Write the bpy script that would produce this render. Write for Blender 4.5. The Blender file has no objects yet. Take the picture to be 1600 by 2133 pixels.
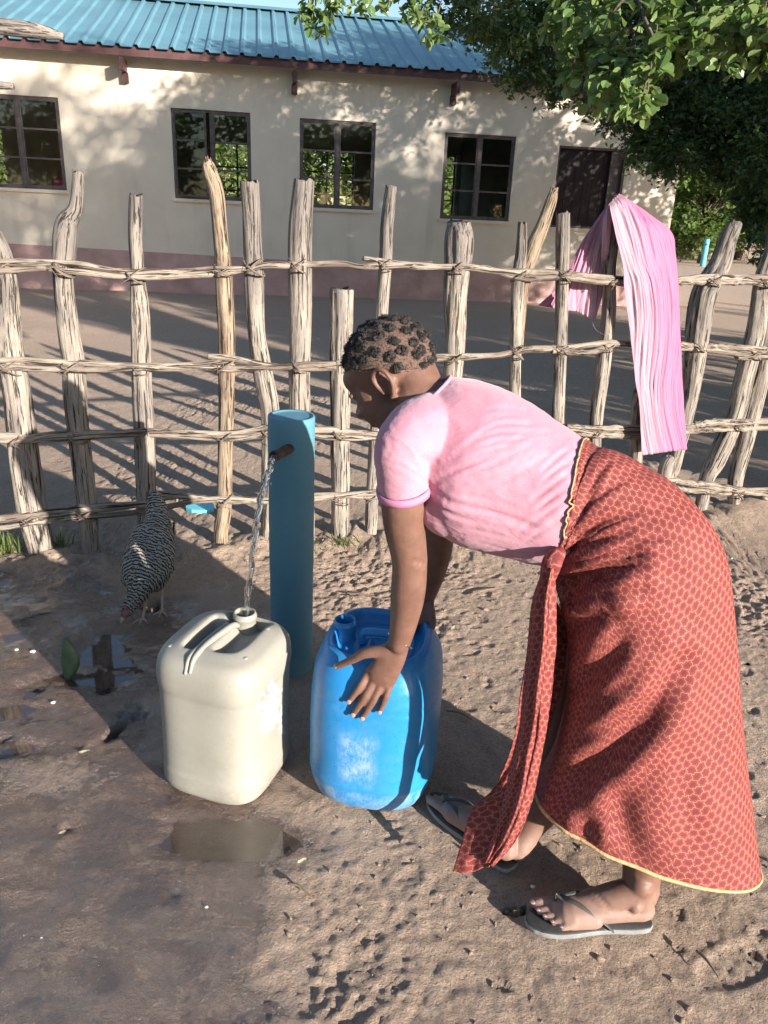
import bpy, math, random
import numpy as np
from mathutils import Vector
from mathutils.bvhtree import BVHTree
random.seed(7); rng = np.random.default_rng(7)
R = math.radians
scene = bpy.context.scene; COL = scene.collection
scene.render.resolution_x = 768; scene.render.resolution_y = 1024

# ------------------------------------------------------------------ camera and survey helpers
PITCH, ROLL, FPX, CH = R(21.5), R(2.65), 1600.0, 1.5
def ray(px, py):
    u = px-800; v = py-1066.5
    a = u*math.cos(ROLL)+v*math.sin(ROLL); b = -u*math.sin(ROLL)+v*math.cos(ROLL)
    return np.array((a, FPX*math.cos(PITCH)-b*math.sin(PITCH), -FPX*math.sin(PITCH)-b*math.cos(PITCH)))
def P(px, py, Y):                       # survey point at a known distance
    d = ray(px, py); t = Y/d[1]; return np.array((d[0]*t, Y, CH+d[2]*t))
def G(px, py, z=0.0):                   # survey point at a known height
    d = ray(px, py); t = (z-CH)/d[2]; return np.array((d[0]*t, d[1]*t, z))
def W(px, py, a, b):                    # survey point on the vertical plane Y=a+bX
    d = ray(px, py); t = a/(d[1]-b*d[0]); return np.array((d[0]*t, d[1]*t, CH+d[2]*t))
def proj(p):
    X, Y, Z = p; c1 = Y*math.cos(PITCH)-(Z-CH)*math.sin(PITCH); c2 = -Y*math.sin(PITCH)-(Z-CH)*math.cos(PITCH)
    if c1 <= 0.05: return (-9e9, -9e9)
    a = X/c1*FPX; b = c2/c1*FPX
    return (800+a*math.cos(ROLL)-b*math.sin(ROLL), 1066.5+a*math.sin(ROLL)+b*math.cos(ROLL))

cam = bpy.data.cameras.new('camera'); camo = bpy.data.objects.new('camera', cam); COL.objects.link(camo)
cam.sensor_fit = 'VERTICAL'; cam.sensor_height = 24.0; cam.lens = FPX/2133*24.0
cam.clip_start = 0.05; cam.clip_end = 2000
from mathutils import Matrix
camo.matrix_world = Matrix.Translation((0, 0, CH)) @ Matrix.Rotation(R(90)-PITCH, 4, 'X') @ Matrix.Rotation(ROLL, 4, 'Z')
scene.camera = camo

# ------------------------------------------------------------------ light
SUN_AZ, SUN_EL = R(135.3), R(14.3)
world = bpy.data.worlds.new('World'); scene.world = world; world.use_nodes = True
nt = world.node_tree; bg = nt.nodes['Background']
sky = nt.nodes.new('ShaderNodeTexSky'); sky.sky_type = 'NISHITA'; sky.sun_disc = False
sky.sun_elevation = SUN_EL; sky.sun_rotation = SUN_AZ; sky.air_density = 1.0; sky.dust_density = .6; sky.ozone_density = 1.6; sky.altitude = 0
nt.links.new(sky.outputs[0], bg.inputs[0]); bg.inputs[1].default_value = 0.095
sl = bpy.data.lights.new('sun', 'SUN'); sl.energy = 5.0; sl.angle = R(0.55); sl.color = (1.0, 0.925, 0.84)
so = bpy.data.objects.new('sun', sl); COL.objects.link(so)
sdir = Vector((math.sin(SUN_AZ)*math.cos(SUN_EL), math.cos(SUN_AZ)*math.cos(SUN_EL), math.sin(SUN_EL)))
so.rotation_euler = sdir.to_track_quat('Z', 'Y').to_euler()
scene.view_settings.view_transform = 'Standard'; scene.view_settings.look = 'None'
scene.view_settings.exposure = 1.27; scene.view_settings.gamma = 1

# ------------------------------------------------------------------ numpy noise
def _h(ix, iy, iz, s):
    n = (ix*374761393 + iy*668265263 + iz*2147483647 + s*974634777) & 0xffffffff
    n = ((n ^ (n >> 13))*1274126177) & 0xffffffff
    n = (n ^ (n >> 16)) & 0xffff
    return n/32767.5-1.0
def vnoise(p, s=0):                     # p (N,3)
    p = np.asarray(p, float); i = np.floor(p).astype(np.int64); f = p-i; f = f*f*(3-2*f)
    r = 0
    for dx in (0, 1):
        wx = f[:, 0] if dx else 1-f[:, 0]
        for dy in (0, 1):
            wy = f[:, 1] if dy else 1-f[:, 1]
            for dz in (0, 1):
                wz = f[:, 2] if dz else 1-f[:, 2]
                r = r + wx*wy*wz*_h(i[:, 0]+dx, i[:, 1]+dy, i[:, 2]+dz, s)
    return r
def fbm(p, o=3, s=0):
    p = np.asarray(p, float); r = 0; a = 1.0
    for k in range(o): r = r + a*vnoise(p*(2.03**k)+17.3*k, s+k); a *= .5
    return r
def sst(a, b, x):
    t = np.clip((x-a)/(b-a), 0, 1); return t*t*(3-2*t)

# ------------------------------------------------------------------ mesh helpers
def tag(o, label=None, cat=None, group=None, kind=None):
    if label: o['label'] = label
    if cat: o['category'] = cat
    if group: o['group'] = group
    if kind: o['kind'] = kind
    return o
def thing(name, label, cat, loc=(0, 0, 0), group=None):
    o = bpy.data.objects.new(name, None); COL.objects.link(o); o.location = tuple(float(c) for c in loc)
    o.empty_display_size = .1
    return tag(o, label, cat, group)
class MB:
    def __init__(s): s.v = []; s.f = []; s.g = []; s.n = 0; s.m = []
    def add(s, v, f, grain=None, mi=0):
        v = np.asarray(v, float).reshape(-1, 3)
        s.v.append(v); s.g.append(np.zeros_like(v) if grain is None else np.asarray(grain, float).reshape(-1, 3))
        s.f += [tuple(int(i)+s.n for i in q) for q in f]; s.m += [mi]*len(f); s.n += len(v)
    def build(s, name, mats, parent=None, smooth=True, grain=True):
        V = np.concatenate(s.v) if s.v else np.zeros((0, 3))
        org = np.zeros(3)
        if parent is not None: org = np.array(parent_world(parent))
        me = bpy.data.meshes.new(name); me.from_pydata((V-org).tolist(), [], s.f); 
        if not isinstance(mats, (list, tuple)): mats = [mats]
        for m in mats: me.materials.append(m)
        if len(mats) > 1: me.polygons.foreach_set('material_index', s.m)
        me.polygons.foreach_set('use_smooth', [smooth]*len(me.polygons))
        if grain:
            a = me.attributes.new('grain', 'FLOAT_VECTOR', 'POINT'); a.data.foreach_set('vector', np.concatenate(s.g).ravel())
        o = bpy.data.objects.new(name, me); COL.objects.link(o)
        if parent is not None: o.parent = parent
        return o
def parent_world(p):
    v = Vector((0, 0, 0))
    while p is not None: v += p.location; p = p.parent
    return v
def grid_faces(nr, m, closed=True, base=0):
    f = []
    mm = m if closed else m-1
    for i in range(nr-1):
        for j in range(mm):
            a = base+i*m+j; b = base+i*m+(j+1) % m
            f.append((a, b, b+m, a+m))
    return f
def spline(pts, n):
    pts = np.asarray(pts, float); k = len(pts)
    if k == 2: t = np.linspace(0, 1, n)[:, None]; return pts[0]*(1-t)+pts[1]*t
    ext = np.vstack([2*pts[0]-pts[1], pts, 2*pts[-1]-pts[-2]])
    out = []
    for t in np.linspace(0, k-1, n):
        i = min(int(t), k-2); u = t-i; p0, p1, p2, p3 = ext[i:i+4]
        out.append(.5*((2*p1)+(-p0+p2)*u+(2*p0-5*p1+4*p2-p3)*u*u+(-p0+3*p1-3*p2+p3)*u**3))
    return np.array(out)
def frames(C):
    T = np.gradient(C, axis=0); T /= np.linalg.norm(T, axis=1)[:, None]+1e-12
    ref = np.array((0, 0, 1.)) if abs(T[0][2]) < .8 else np.array((0, 1., 0))
    A = []; a = np.cross(T[0], ref); a /= np.linalg.norm(a)
    for t in T:
        a = a-t*np.dot(a, t); a /= np.linalg.norm(a); A.append(a.copy())
    A = np.array(A); return T, A, np.cross(T, A)
def tube(mb, pts, rad, m=10, n=None, caps='flat', rough=0.0, gs=1.0, seed=0, mi=0, flat=None, side=None):
    """pts control points, rad radii; flat = thickness ratio along side vector's cross direction"""
    n = n or max(len(pts), 2)
    D = spline(np.hstack([np.asarray(pts, float), np.asarray(rad, float)[:, None]]), n)
    C = D[:, :3]; r = np.maximum(D[:, 3], 1e-4)
    T, A, B = frames(C)
    if side is not None:
        s = np.asarray(side, float); A = s-T*(T@s)[:, None]; A /= np.linalg.norm(A, axis=1)[:, None]; B = np.cross(T, A)
    th = np.linspace(0, 2*math.pi, m, endpoint=False)
    L = np.concatenate([[0], np.cumsum(np.linalg.norm(np.diff(C, axis=0), axis=1))])
    fl = 1.0 if flat is None else flat
    if caps == 'round':
        e = [(-1, .0), (-.86, .5), (-.5, .86)]
        Cn = [C[0]+T[0]*r[0]*a for a, b in e]; rn = [max(r[0]*b, 1e-4) for a, b in e]
        Ce = [C[-1]-T[-1]*r[-1]*a for a, b in e[::-1]]; re_ = [max(r[-1]*b, 1e-4) for a, b in e[::-1]]
        C = np.vstack([Cn, C, Ce]); r = np.concatenate([rn, r, re_])
        A = np.vstack([[A[0]]*3, A, [A[-1]]*3]); B = np.vstack([[B[0]]*3, B, [B[-1]]*3]); L = np.concatenate([[L[0]]*3, L, [L[-1]]*3])
    gr = np.stack([np.tile(np.cos(th), len(r))*np.repeat(r, m), np.tile(np.sin(th), len(r))*np.repeat(r, m), np.repeat(L, m)], 1)*gs
    gr = gr+np.array([seed*3.1, seed*1.7, seed*.9])
    rr = np.repeat(r, m)
    if rough: rr = rr*(1+rough*fbm(gr*np.array([55, 55, 3.5]), 2, 5)+rough*.8*fbm(gr*np.array([14, 14, 5]), 2, 9))
    V = np.repeat(C, m, 0)+np.repeat(A, m, 0)*(np.tile(np.cos(th), len(r))*rr)[:, None]+np.repeat(B, m, 0)*(np.tile(np.sin(th), len(r))*rr*fl)[:, None]
    F = grid_faces(len(r), m)
    F.append(tuple(range(m))[::-1]); F.append(tuple((len(r)-1)*m+j for j in range(m)))
    mb.add(V, F, gr, mi)
def box(mb, x0, x1, y0, y1, z0, z1, mi=0, M=None):
    v = np.array([(x, y, z) for z in (z0, z1) for y in (y0, y1) for x in (x0, x1)], float)
    if M is not None: v = v@M[0].T+M[1]
    mb.add(v, [(0, 2, 3, 1), (4, 5, 7, 6), (0, 1, 5, 4), (2, 6, 7, 3), (0, 4, 6, 2), (1, 3, 7, 5)], None, mi)
def ellipsoid(mb, c, ax, n=14, m=20, mi=0, p=1.0):
    c = np.asarray(c, float); ax = np.asarray(ax, float)
    V = []; 
    for i in range(1, n):
        ph = math.pi*i/n
        for j in range(m):
            t = 2*math.pi*j/m
            V.append(c+ax[0]*math.cos(t)*math.sin(ph)+ax[1]*math.sin(t)*math.sin(ph)+ax[2]*math.cos(ph))
    k = len(V); V += [c+ax[2], c-ax[2]]
    F = [tuple(q[::-1]) for q in grid_faces(n-1, m)]
    for j in range(m): F.append((k, j, (j+1) % m)); F.append((k+1, (n-2)*m+(j+1) % m, (n-2)*m+j))
    mb.add(V, F, None, mi)
def remeshed(mb, voxel, smooth=3):
    o = mb.build('tmp', [], None, True, False)
    m = o.modifiers.new('r', 'REMESH'); m.mode = 'VOXEL'; m.voxel_size = voxel; m.adaptivity = 0
    if smooth: s = o.modifiers.new('s', 'SMOOTH'); s.iterations = smooth; s.factor = .5
    bpy.context.view_layer.update(); dg = bpy.context.evaluated_depsgraph_get()
    me = bpy.data.meshes.new_from_object(o.evaluated_get(dg))
    old = o.data; bpy.data.objects.remove(o); bpy.data.meshes.remove(old)
    V = np.empty(len(me.vertices)*3); me.vertices.foreach_get('co', V); V = V.reshape(-1, 3)
    F = [tuple(p.vertices) for p in me.polygons]
    bpy.data.meshes.remove(me)
    return V, F
def vnormals(V, F):
    N = np.zeros_like(V)
    Q = np.array([f if len(f) == 4 else (f[0], f[1], f[2], f[2]) for f in F if len(f) <= 4])
    n = np.cross(V[Q[:, 2]]-V[Q[:, 0]], V[Q[:, 3]]-V[Q[:, 1]])
    t = Q[:, 2] == Q[:, 3]
    if t.any(): n[t] = np.cross(V[Q[t, 1]]-V[Q[t, 0]], V[Q[t, 2]]-V[Q[t, 0]])
    for k in range(4): np.add.at(N, Q[:, k], n)
    return N/(np.linalg.norm(N, axis=1)[:, None]+1e-12)
def hit(bvh, px, py):
    d = ray(px, py); r = bvh.ray_cast(Vector((0, 0, CH)), Vector(d).normalized())
    return None if r[0] is None else (np.array(r[0]), np.array(r[1]))
def creases(V, F, lines, ridge=.5):
    """press fold lines into cloth: lines = [(pixels, depth, width)] dropped on to the surface"""
    bvh = BVHTree.FromPolygons(V.tolist(), F); N = vnormals(V, F); D = np.zeros(len(V))
    for pts, dep, wid in lines:
        pts = np.array(pts, float); w = []
        L = np.concatenate([[0], np.cumsum(np.linalg.norm(np.diff(pts, axis=0), axis=1))])
        S = spline(pts, max(3, int(L[-1]/6)))
        for q in S:
            h = hit(bvh, *q)
            if h is not None: w.append(h[0])
        if len(w) < 3: continue
        w = np.array(w); t = np.linspace(0, 1, len(w)); amp = np.sin(np.pi*np.clip(t*.92+.04, 0, 1))**.6
        lo = w.min(0)-4*wid; hi = w.max(0)+4*wid
        idx = np.where(np.all((V > lo) & (V < hi), axis=1))[0]
        if not len(idx): continue
        d2 = np.full(len(idx), 9e9); am = np.zeros(len(idx))
        for k in range(len(w)):
            dd = ((V[idx]-w[k])**2).sum(1); b = dd < d2; d2[b] = dd[b]; am[b] = amp[k]
        x = np.sqrt(d2)
        D[idx] += am*dep*(-np.exp(-(x/wid)**2)+ridge*np.exp(-((x-1.9*wid)/wid)**2))
    return V+N*D[:, None]

# ------------------------------------------------------------------ materials
def nmat(name): 
    m = bpy.data.materials.new(name); m.use_nodes = True
    return m, m.node_tree, m.node_tree.nodes['Principled BSDF']
def N(t, k, **kw):
    n = t.nodes.new('ShaderNode'+k)
    for a, b in kw.items():
        if a in n.inputs: n.inputs[a].default_value = b
        else: setattr(n, a, b)
    return n
def coord(t, kind='Object', scale=(1, 1, 1)):
    if kind == 'grain': s = N(t, 'Attribute'); s.attribute_name = 'grain'; out = s.outputs['Vector']
    elif kind == 'world': s = N(t, 'NewGeometry'); out = s.outputs['Position']
    else: s = N(t, 'TexCoord'); out = s.outputs[kind]
    mp = N(t, 'Mapping'); mp.inputs['Scale'].default_value = scale; t.links.new(out, mp.inputs[0]); return mp.outputs[0]
def noise(t, v, scale, detail=4, rough=.55, dist=0):
    n = N(t, 'TexNoise'); n.inputs['Scale'].default_value = scale; n.inputs['Detail'].default_value = detail
    n.inputs['Roughness'].default_value = rough; n.inputs['Distortion'].default_value = dist; t.links.new(v, n.inputs['Vector']); return n.outputs['Fac']
def ramp(t, f, stops):
    r = N(t, 'ValToRGB'); e = r.color_ramp.elements
    while len(e) < len(stops): e.new(.5)
    for k, (p, c) in enumerate(stops): e[k].position = p; e[k].color = (*c, 1) if len(c) == 3 else c
    t.links.new(f, r.inputs[0]); return r.outputs[0]
def mixc(t, f, a, b, blend='MIX'):
    m = N(t, 'Mix'); m.data_type = 'RGBA'; m.blend_type = blend
    for i, x in ((0, f), (6, a), (7, b)):
        if isinstance(x, (int, float)): m.inputs[i].default_value = x
        elif isinstance(x, tuple): m.inputs[i].default_value = (*x, 1)
        else: t.links.new(x, m.inputs[i])
    return m.outputs[2]
def math_(t, op, a, b=None, c=None):
    m = N(t, 'Math'); m.operation = op
    for i, x in enumerate((a, b, c)):
        if x is None: continue
        if isinstance(x, (int, float)): m.inputs[i].default_value = x
        else: t.links.new(x, m.inputs[i])
    return m.outputs[0]
def bump(t, b, h, strength, dist):
    n = N(t, 'Bump'); n.inputs['Strength'].default_value = strength; n.inputs['Distance'].default_value = dist
    t.links.new(h, n.inputs['Height']); t.links.new(n.outputs[0], b.inputs['Normal']); return n
def simple(name, col, rough=.6, var=.25, scale=8, bs=.3, bd=.003, bscale=60, kind='Object', metal=0, spec=.5, stretch=(1, 1, 1)):
    m, t, b = nmat(name); v = coord(t, kind, stretch)
    f = noise(t, v, scale, 5)
    lo = tuple(c*(1-var) for c in col); hi = tuple(min(1, c*(1+var)) for c in col)
    t.links.new(ramp(t, f, [(.3, lo), (.7, hi)]), b.inputs['Base Color'])
    b.inputs['Roughness'].default_value = rough; b.inputs['Metallic'].default_value = metal; b.inputs['Specular IOR Level'].default_value = spec
    if bs: bump(t, b, noise(t, v, bscale, 4), bs, bd)
    return m
def wood_mat(name, light, dark, tint, weather=False):
    m, t, b = nmat(name)
    v = coord(t, 'grain', (1, 1, .045)); v2 = coord(t, 'grain', (1, 1, .35))
    g = noise(t, v, 190, 6, .65, .6); c = noise(t, v, 105, 4, .65, .9); k = noise(t, v2, 14, 4); 
    base = ramp(t, g, [(.28, dark), (.50, light), (.75, tuple(min(1, x*1.18) for x in light))])
    base = mixc(t, ramp(t, k, [(.46, (0, 0, 0)), (.66, (1, 1, 1))]), base, tint, 'MIX')
    if weather:
        sz = N(t, 'SeparateXYZ'); t.links.new(coord(t, 'Object'), sz.inputs[0])
        f = ramp(t, math_(t, 'ADD', sz.outputs[2], math_(t, 'MULTIPLY', k, .7)), [(.0, (0, 0, 0)), (1, (1, 1, 1))]); f = ramp(t, math_(t, 'SUBTRACT', math_(t, 'ADD', sz.outputs[2], math_(t, 'MULTIPLY', k, .9)), 1.0), [(.45, (0, 0, 0)), (.85, (1, 1, 1))])
        base = mixc(t, math_(t, 'MULTIPLY', f, .75), base, mixc(t, g, (.07, .062, .056), (.25, .22, .20)))
    crack = ramp(t, c, [(.40, (1, 1, 1)), (.455, (0, 0, 0))])
    base2 = mixc(t, crack, base, tuple(x*.35 for x in dark))
    t.links.new(base2, b.inputs['Base Color']); b.inputs['Roughness'].default_value = .85; b.inputs['Specular IOR Level'].default_value = .25
    h = math_(t, 'SUBTRACT', math_(t, 'MULTIPLY', g, .5), math_(t, 'MULTIPLY', crack, .8))
    bump(t, b, h, 1.0, .009)
    return m
M = {}
M['wood'] = wood_mat('fence_wood', (.345, .295, .245), (.13, .105, .085), (.215, .188, .165), True)
M['woodgrey'] = wood_mat('grey_wood', (.34, .29, .25), (.12, .095, .08), (.22, .19, .17))
M['woodfresh'] = wood_mat('fresh_wood', (.32, .25, .175), (.13, .08, .055), (.17, .115, .085))
M['rail'] = wood_mat('rail_wood', (.32, .27, .22), (.11, .08, .06), (.17, .13, .105))
M['bark'] = simple('bark', (.11, .085, .065), .9, .4, 6, .8, .02, 30)
M['tie'] = simple('tie_fibre', (.17, .13, .10), .9, .35, 30, .6, .002, 200)
# skin
def skin():
    m, t, b = nmat('skin'); v = coord(t, 'Object')
    c = ramp(t, noise(t, v, 9, 4), [(.3, (.128, .064, .045)), (.7, (.19, .098, .070))])
    c = mixc(t, math_(t, 'MULTIPLY', ramp(t, noise(t, v, 34, 5, .65), [(.42, (0, 0, 0)), (.68, (1, 1, 1))]), .28), c, (.28, .165, .12))
    sz = N(t, 'SeparateXYZ'); t.links.new(coord(t, 'world'), sz.inputs[0]); dust = ramp(t, math_(t, 'ADD', sz.outputs[2], math_(t, 'MULTIPLY', noise(t, v, 40, 4), .05)), [(.04, (.75, .75, .75)), (.15, (0, 0, 0))])
    c = mixc(t, dust, c, (.36, .245, .195))
    t.links.new(c, b.inputs['Base Color']); b.inputs['Roughness'].default_value = .52; b.inputs['Specular IOR Level'].default_value = .4
    b.inputs['Subsurface Weight'].default_value = .08; b.inputs['Subsurface Radius'].default_value = (.02, .008, .004); b.inputs['Subsurface Scale'].default_value = .3
    bump(t, b, math_(t, 'ADD', noise(t, v, 420, 3), math_(t, 'MULTIPLY', noise(t, v, 90, 4), 1.2)), .3, .0014)
    return m
M['skin'] = skin()
M['nail'] = simple('nail', (.38, .25, .215), .25, .05, 30, 0)
def hair_mat(name, a, b_, rough=.8):
    m, t, b = nmat(name); v = coord(t, 'Object')
    t.links.new(ramp(t, noise(t, v, 260, 4, .7), [(.38, a), (.62, b_)]), b.inputs['Base Color']); b.inputs['Roughness'].default_value = rough
    bump(t, b, noise(t, v, 350, 4, .7), 1, .004); return m
M['hair'] = hair_mat('hair', (.012, .010, .010), (.07, .058, .052), .7)
M['scalp'] = hair_mat('scalp', (.075, .046, .035), (.19, .115, .083), .75)
def shirt_mat(name, a, b_, c_):
    m, t, b = nmat(name); v = coord(t, 'Object')
    col = ramp(t, noise(t, v, 7, 5, .6, .5), [(.32, a), (.5, b_), (.68, c_)])
    fine = noise(t, coord(t, 'Object', (1, 1, 3)), 160, 3)
    col = mixc(t, math_(t, 'MULTIPLY', fine, .22), col, (.72, .50, .56))
    t.links.new(col, b.inputs['Base Color']); b.inputs['Roughness'].default_value = .85; b.inputs['Specular IOR Level'].default_value = .2
    b.inputs['Sheen Weight'].default_value = .25
    h = math_(t, 'ADD', math_(t, 'MULTIPLY', noise(t, coord(t, 'Object', (1, 1, 2.2)), 16, 4, .5, .8), 1.0), math_(t, 'MULTIPLY', fine, .12))
    bump(t, b, h, .45, .008); return m
M['shirt'] = shirt_mat('pink_jersey', (.43, .165, .225), (.46, .195, .255), (.49, .235, .295))
M['cuff'] = simple('pink_cuff', (.52, .20, .33), .8, .1, 20, .3, .001, 400)
# red wrap cloth with a curling yellow line print (uses the cloth's own lengthwise coordinates)
def wrap_mat(name, s=56.0, SW=.019):
    m, t, b = nmat(name); v = coord(t, 'grain', (s, s, 0)); sp = N(t, 'SeparateXYZ'); t.links.new(v, sp.inputs[0]); X, Y = sp.outputs[0], sp.outputs[1]
    mul = lambda a, c: math_(t, 'MULTIPLY', a, c)
    add = lambda a, c: math_(t, 'ADD', a, c)
    K = 1.7320508; sn = lambda a: math_(t, 'SINE', a)
    wn = N(t, 'TexNoise'); wn.inputs['Scale'].default_value = 1.1; wn.inputs['Detail'].default_value = .5; t.links.new(v, wn.inputs['Vector']); ws = N(t, 'SeparateColor'); t.links.new(wn.outputs['Color'], ws.inputs[0])
    X0 = math_(t, 'SUBTRACT', X, .5); Y0 = math_(t, 'SUBTRACT', Y, .5*K); dxs = []; dys = []      # swirl round every three-way junction
    for kx, ky in ((1, -1/K), (0, 2/K), (-1, -1/K)):
        si = sn(mul(add(mul(X0, kx), mul(Y0, ky)), 6.28318)); dxs.append(mul(si, -6.28318*ky*SW)); dys.append(mul(si, 6.28318*kx*SW))
    x = add(add(X, add(dxs[0], add(dxs[1], dxs[2]))), mul(math_(t, 'SUBTRACT', ws.outputs[0], .5), .22)); y = add(add(Y, add(dys[0], add(dys[1], dys[2]))), mul(math_(t, 'SUBTRACT', ws.outputs[1], .5), .22))
    def lat(ox, oy):
        dx = math_(t, 'SUBTRACT', math_(t, 'FRACT', add(x, ox)), .5); dy = mul(math_(t, 'SUBTRACT', math_(t, 'FRACT', add(math_(t, 'DIVIDE', y, K), oy)), .5), K)
        return dx, math_(t, 'SQRT', add(mul(dx, dx), mul(dy, dy)))
    ax, d1 = lat(0, 0); bx, d2 = lat(.5, .5)
    e1 = mul(math_(t, 'ABSOLUTE', math_(t, 'SUBTRACT', d1, d2)), .5)
    def ee(dx, da, db):                                # edge to the neighbour of the same row, only inside this cell's half
        return add(math_(t, 'SUBTRACT', .5, math_(t, 'ABSOLUTE', dx)), mul(math_(t, 'GREATER_THAN', da, db), 9))
    d = math_(t, 'MINIMUM', e1, math_(t, 'MINIMUM', ee(ax, d1, d2), ee(bx, d2, d1)))
    gap = ramp(t, noise(t, v, 1.6, 2), [(.36, (.02, .02, .02)), (.46, (1, 1, 1))])
    line = mul(ramp(t, d, [(.013, (1, 1, 1)), (.032, (0, 0, 0))]), add(mul(gap, .45), .55))
    big = ramp(t, noise(t, coord(t, 'grain', (1, 1, 0)), 9, 3), [(.35, (.205, .040, .038)), (.7, (.255, .052, .050))])
    inner = mixc(t, ramp(t, d, [(.10, (0, 0, 0)), (.17, (1, 1, 1))]), big, (.150, .030, .032))
    col = mixc(t, line, inner, (.43, .215, .115))
    t.links.new(col, b.inputs['Base Color']); b.inputs['Roughness'].default_value = .75; b.inputs['Specular IOR Level'].default_value = .3
    bump(t, b, noise(t, coord(t, 'grain', (1, 1, 0)), 900, 2), .2, .0008); return m
M['wrap'] = wrap_mat('printed_wrap')
M['hem'] = simple('yellow_hem', (.50, .33, .16), .8, .3, 120, .6, .002, 300)
# ground
def ground_mat():
    m, t, b = nmat('sandy_soil'); v = coord(t, 'world')
    wet = N(t, 'Attribute'); wet.attribute_name = 'wet'
    n1 = noise(t, v, .9, 5); n2 = noise(t, v, 30, 8, .7); n3 = noise(t, v, 150, 5, .75); n4 = noise(t, v, 7, 6, .65, .4)
    w = ramp(t, math_(t, 'ADD', wet.outputs['Fac'], math_(t, 'MULTIPLY', math_(t, 'SUBTRACT', n2, .5), math_(t, 'MULTIPLY', wet.outputs['Fac'], 1.5))), [(.22, (0, 0, 0)), (.72, (1, 1, 1))])
    dry = ramp(t, n2, [(.25, (.37, .255, .185)), (.5, (.515, .38, .285)), (.75, (.62, .475, .37))])
    dry = mixc(t, ramp(t, n1, [(.35, (0, 0, 0)), (.7, (.8, .8, .8))]), dry, (.48, .345, .25), 'MIX')
    dry = mixc(t, math_(t, 'MULTIPLY', ramp(t, n3, [(.54, (0, 0, 0)), (.68, (1, 1, 1))]), .6), dry, (.66, .59, .53))
    dry = mixc(t, math_(t, 'MULTIPLY', ramp(t, n3, [(.34, (1, 1, 1)), (.46, (0, 0, 0))]), .7), dry, (.16, .125, .105))
    mud = ramp(t, n4, [(.3, (.045, .027, .021)), (.5, (.098, .062, .047)), (.72, (.185, .122, .09))])
    mud = mixc(t, math_(t, 'MULTIPLY', ramp(t, n3, [(.60, (0, 0, 0)), (.70, (1, 1, 1))]), .5), mud, (.40, .32, .26))
    t.links.new(mixc(t, w, dry, mud), b.inputs['Base Color'])
    rw = ramp(t, n4, [(.40, (.06, .06, .06)), (.6, (.30, .30, .30))])
    b.inputs['Coat Roughness'].default_value = .18; t.links.new(math_(t, 'MULTIPLY', w, ramp(t, n4, [(.42, (1, 1, 1)), (.58, (0, 0, 0))])), b.inputs['Coat Weight'])
    t.links.new(mixc(t, w, (.95, .95, .95), rw), b.inputs['Roughness']); t.links.new(math_(t, 'ADD', .35, math_(t, 'MULTIPLY', w, .65)), b.inputs['Specular IOR Level'])
    h = math_(t, 'ADD', math_(t, 'MULTIPLY', n2, 1.0), math_(t, 'MULTIPLY', n3, .40))
    flow = noise(t, coord(t, 'world', (1, 1, 1)), 22, 5, .6, 1.2)
    h = mixc(t, w, h, math_(t, 'ADD', math_(t, 'MULTIPLY', flow, .14), math_(t, 'MULTIPLY', n3, .24)))
    bump(t, b, h, 1.0, .031); return m
M['ground'] = ground_mat()
def glass_mat(name, tint=(.95, .97, .97), refl=1.0):
    m = bpy.data.materials.new(name); m.use_nodes = True; t = m.node_tree; t.nodes.clear()
    o = N(t, 'OutputMaterial'); tr = N(t, 'BsdfTransparent'); tr.inputs[0].default_value = (*tint, 1); gl = N(t, 'BsdfGlossy'); gl.inputs['Roughness'].default_value = .02
    fr = N(t, 'Fresnel'); fr.inputs[0].default_value = 1.52; mx = N(t, 'MixShader')
    f = math_(t, 'MULTIPLY', fr.outputs[0], refl*1.15); t.links.new(f, mx.inputs[0]); t.links.new(tr.outputs[0], mx.inputs[1]); t.links.new(gl.outputs[0], mx.inputs[2]); t.links.new(mx.outputs[0], o.inputs[0]); return m
M['glass'] = glass_mat('window_glass')
def water_mat(name, col=(.8, .85, .85), foam=0):
    m, t, b = nmat(name); b.inputs['Base Color'].default_value = (*col, 1); b.inputs['Roughness'].default_value = .03
    b.inputs['IOR'].default_value = 1.33; b.inputs['Transmission Weight'].default_value = 1.0
    v = coord(t, 'world'); bump(t, b, noise(t, v, 60 if foam else 25, 3), .5 if foam else .06, .003 if foam else .002)
    return m
M['stream'] = water_mat('falling_water', (.97, .99, 1), 1)
def puddle_mat():
    m, t, b = nmat('puddle_water'); b.inputs['Base Color'].default_value = (.070, .046, .032, 1); b.inputs['Roughness'].default_value = .03
    b.inputs['Specular IOR Level'].default_value = 1.0; b.inputs['IOR'].default_value = 1.75; v = coord(t, 'world'); bump(t, b, noise(t, v, 18, 2), .05, .002); b.inputs['Alpha'].default_value = .6
    return m
M['puddle'] = puddle_mat()
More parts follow.
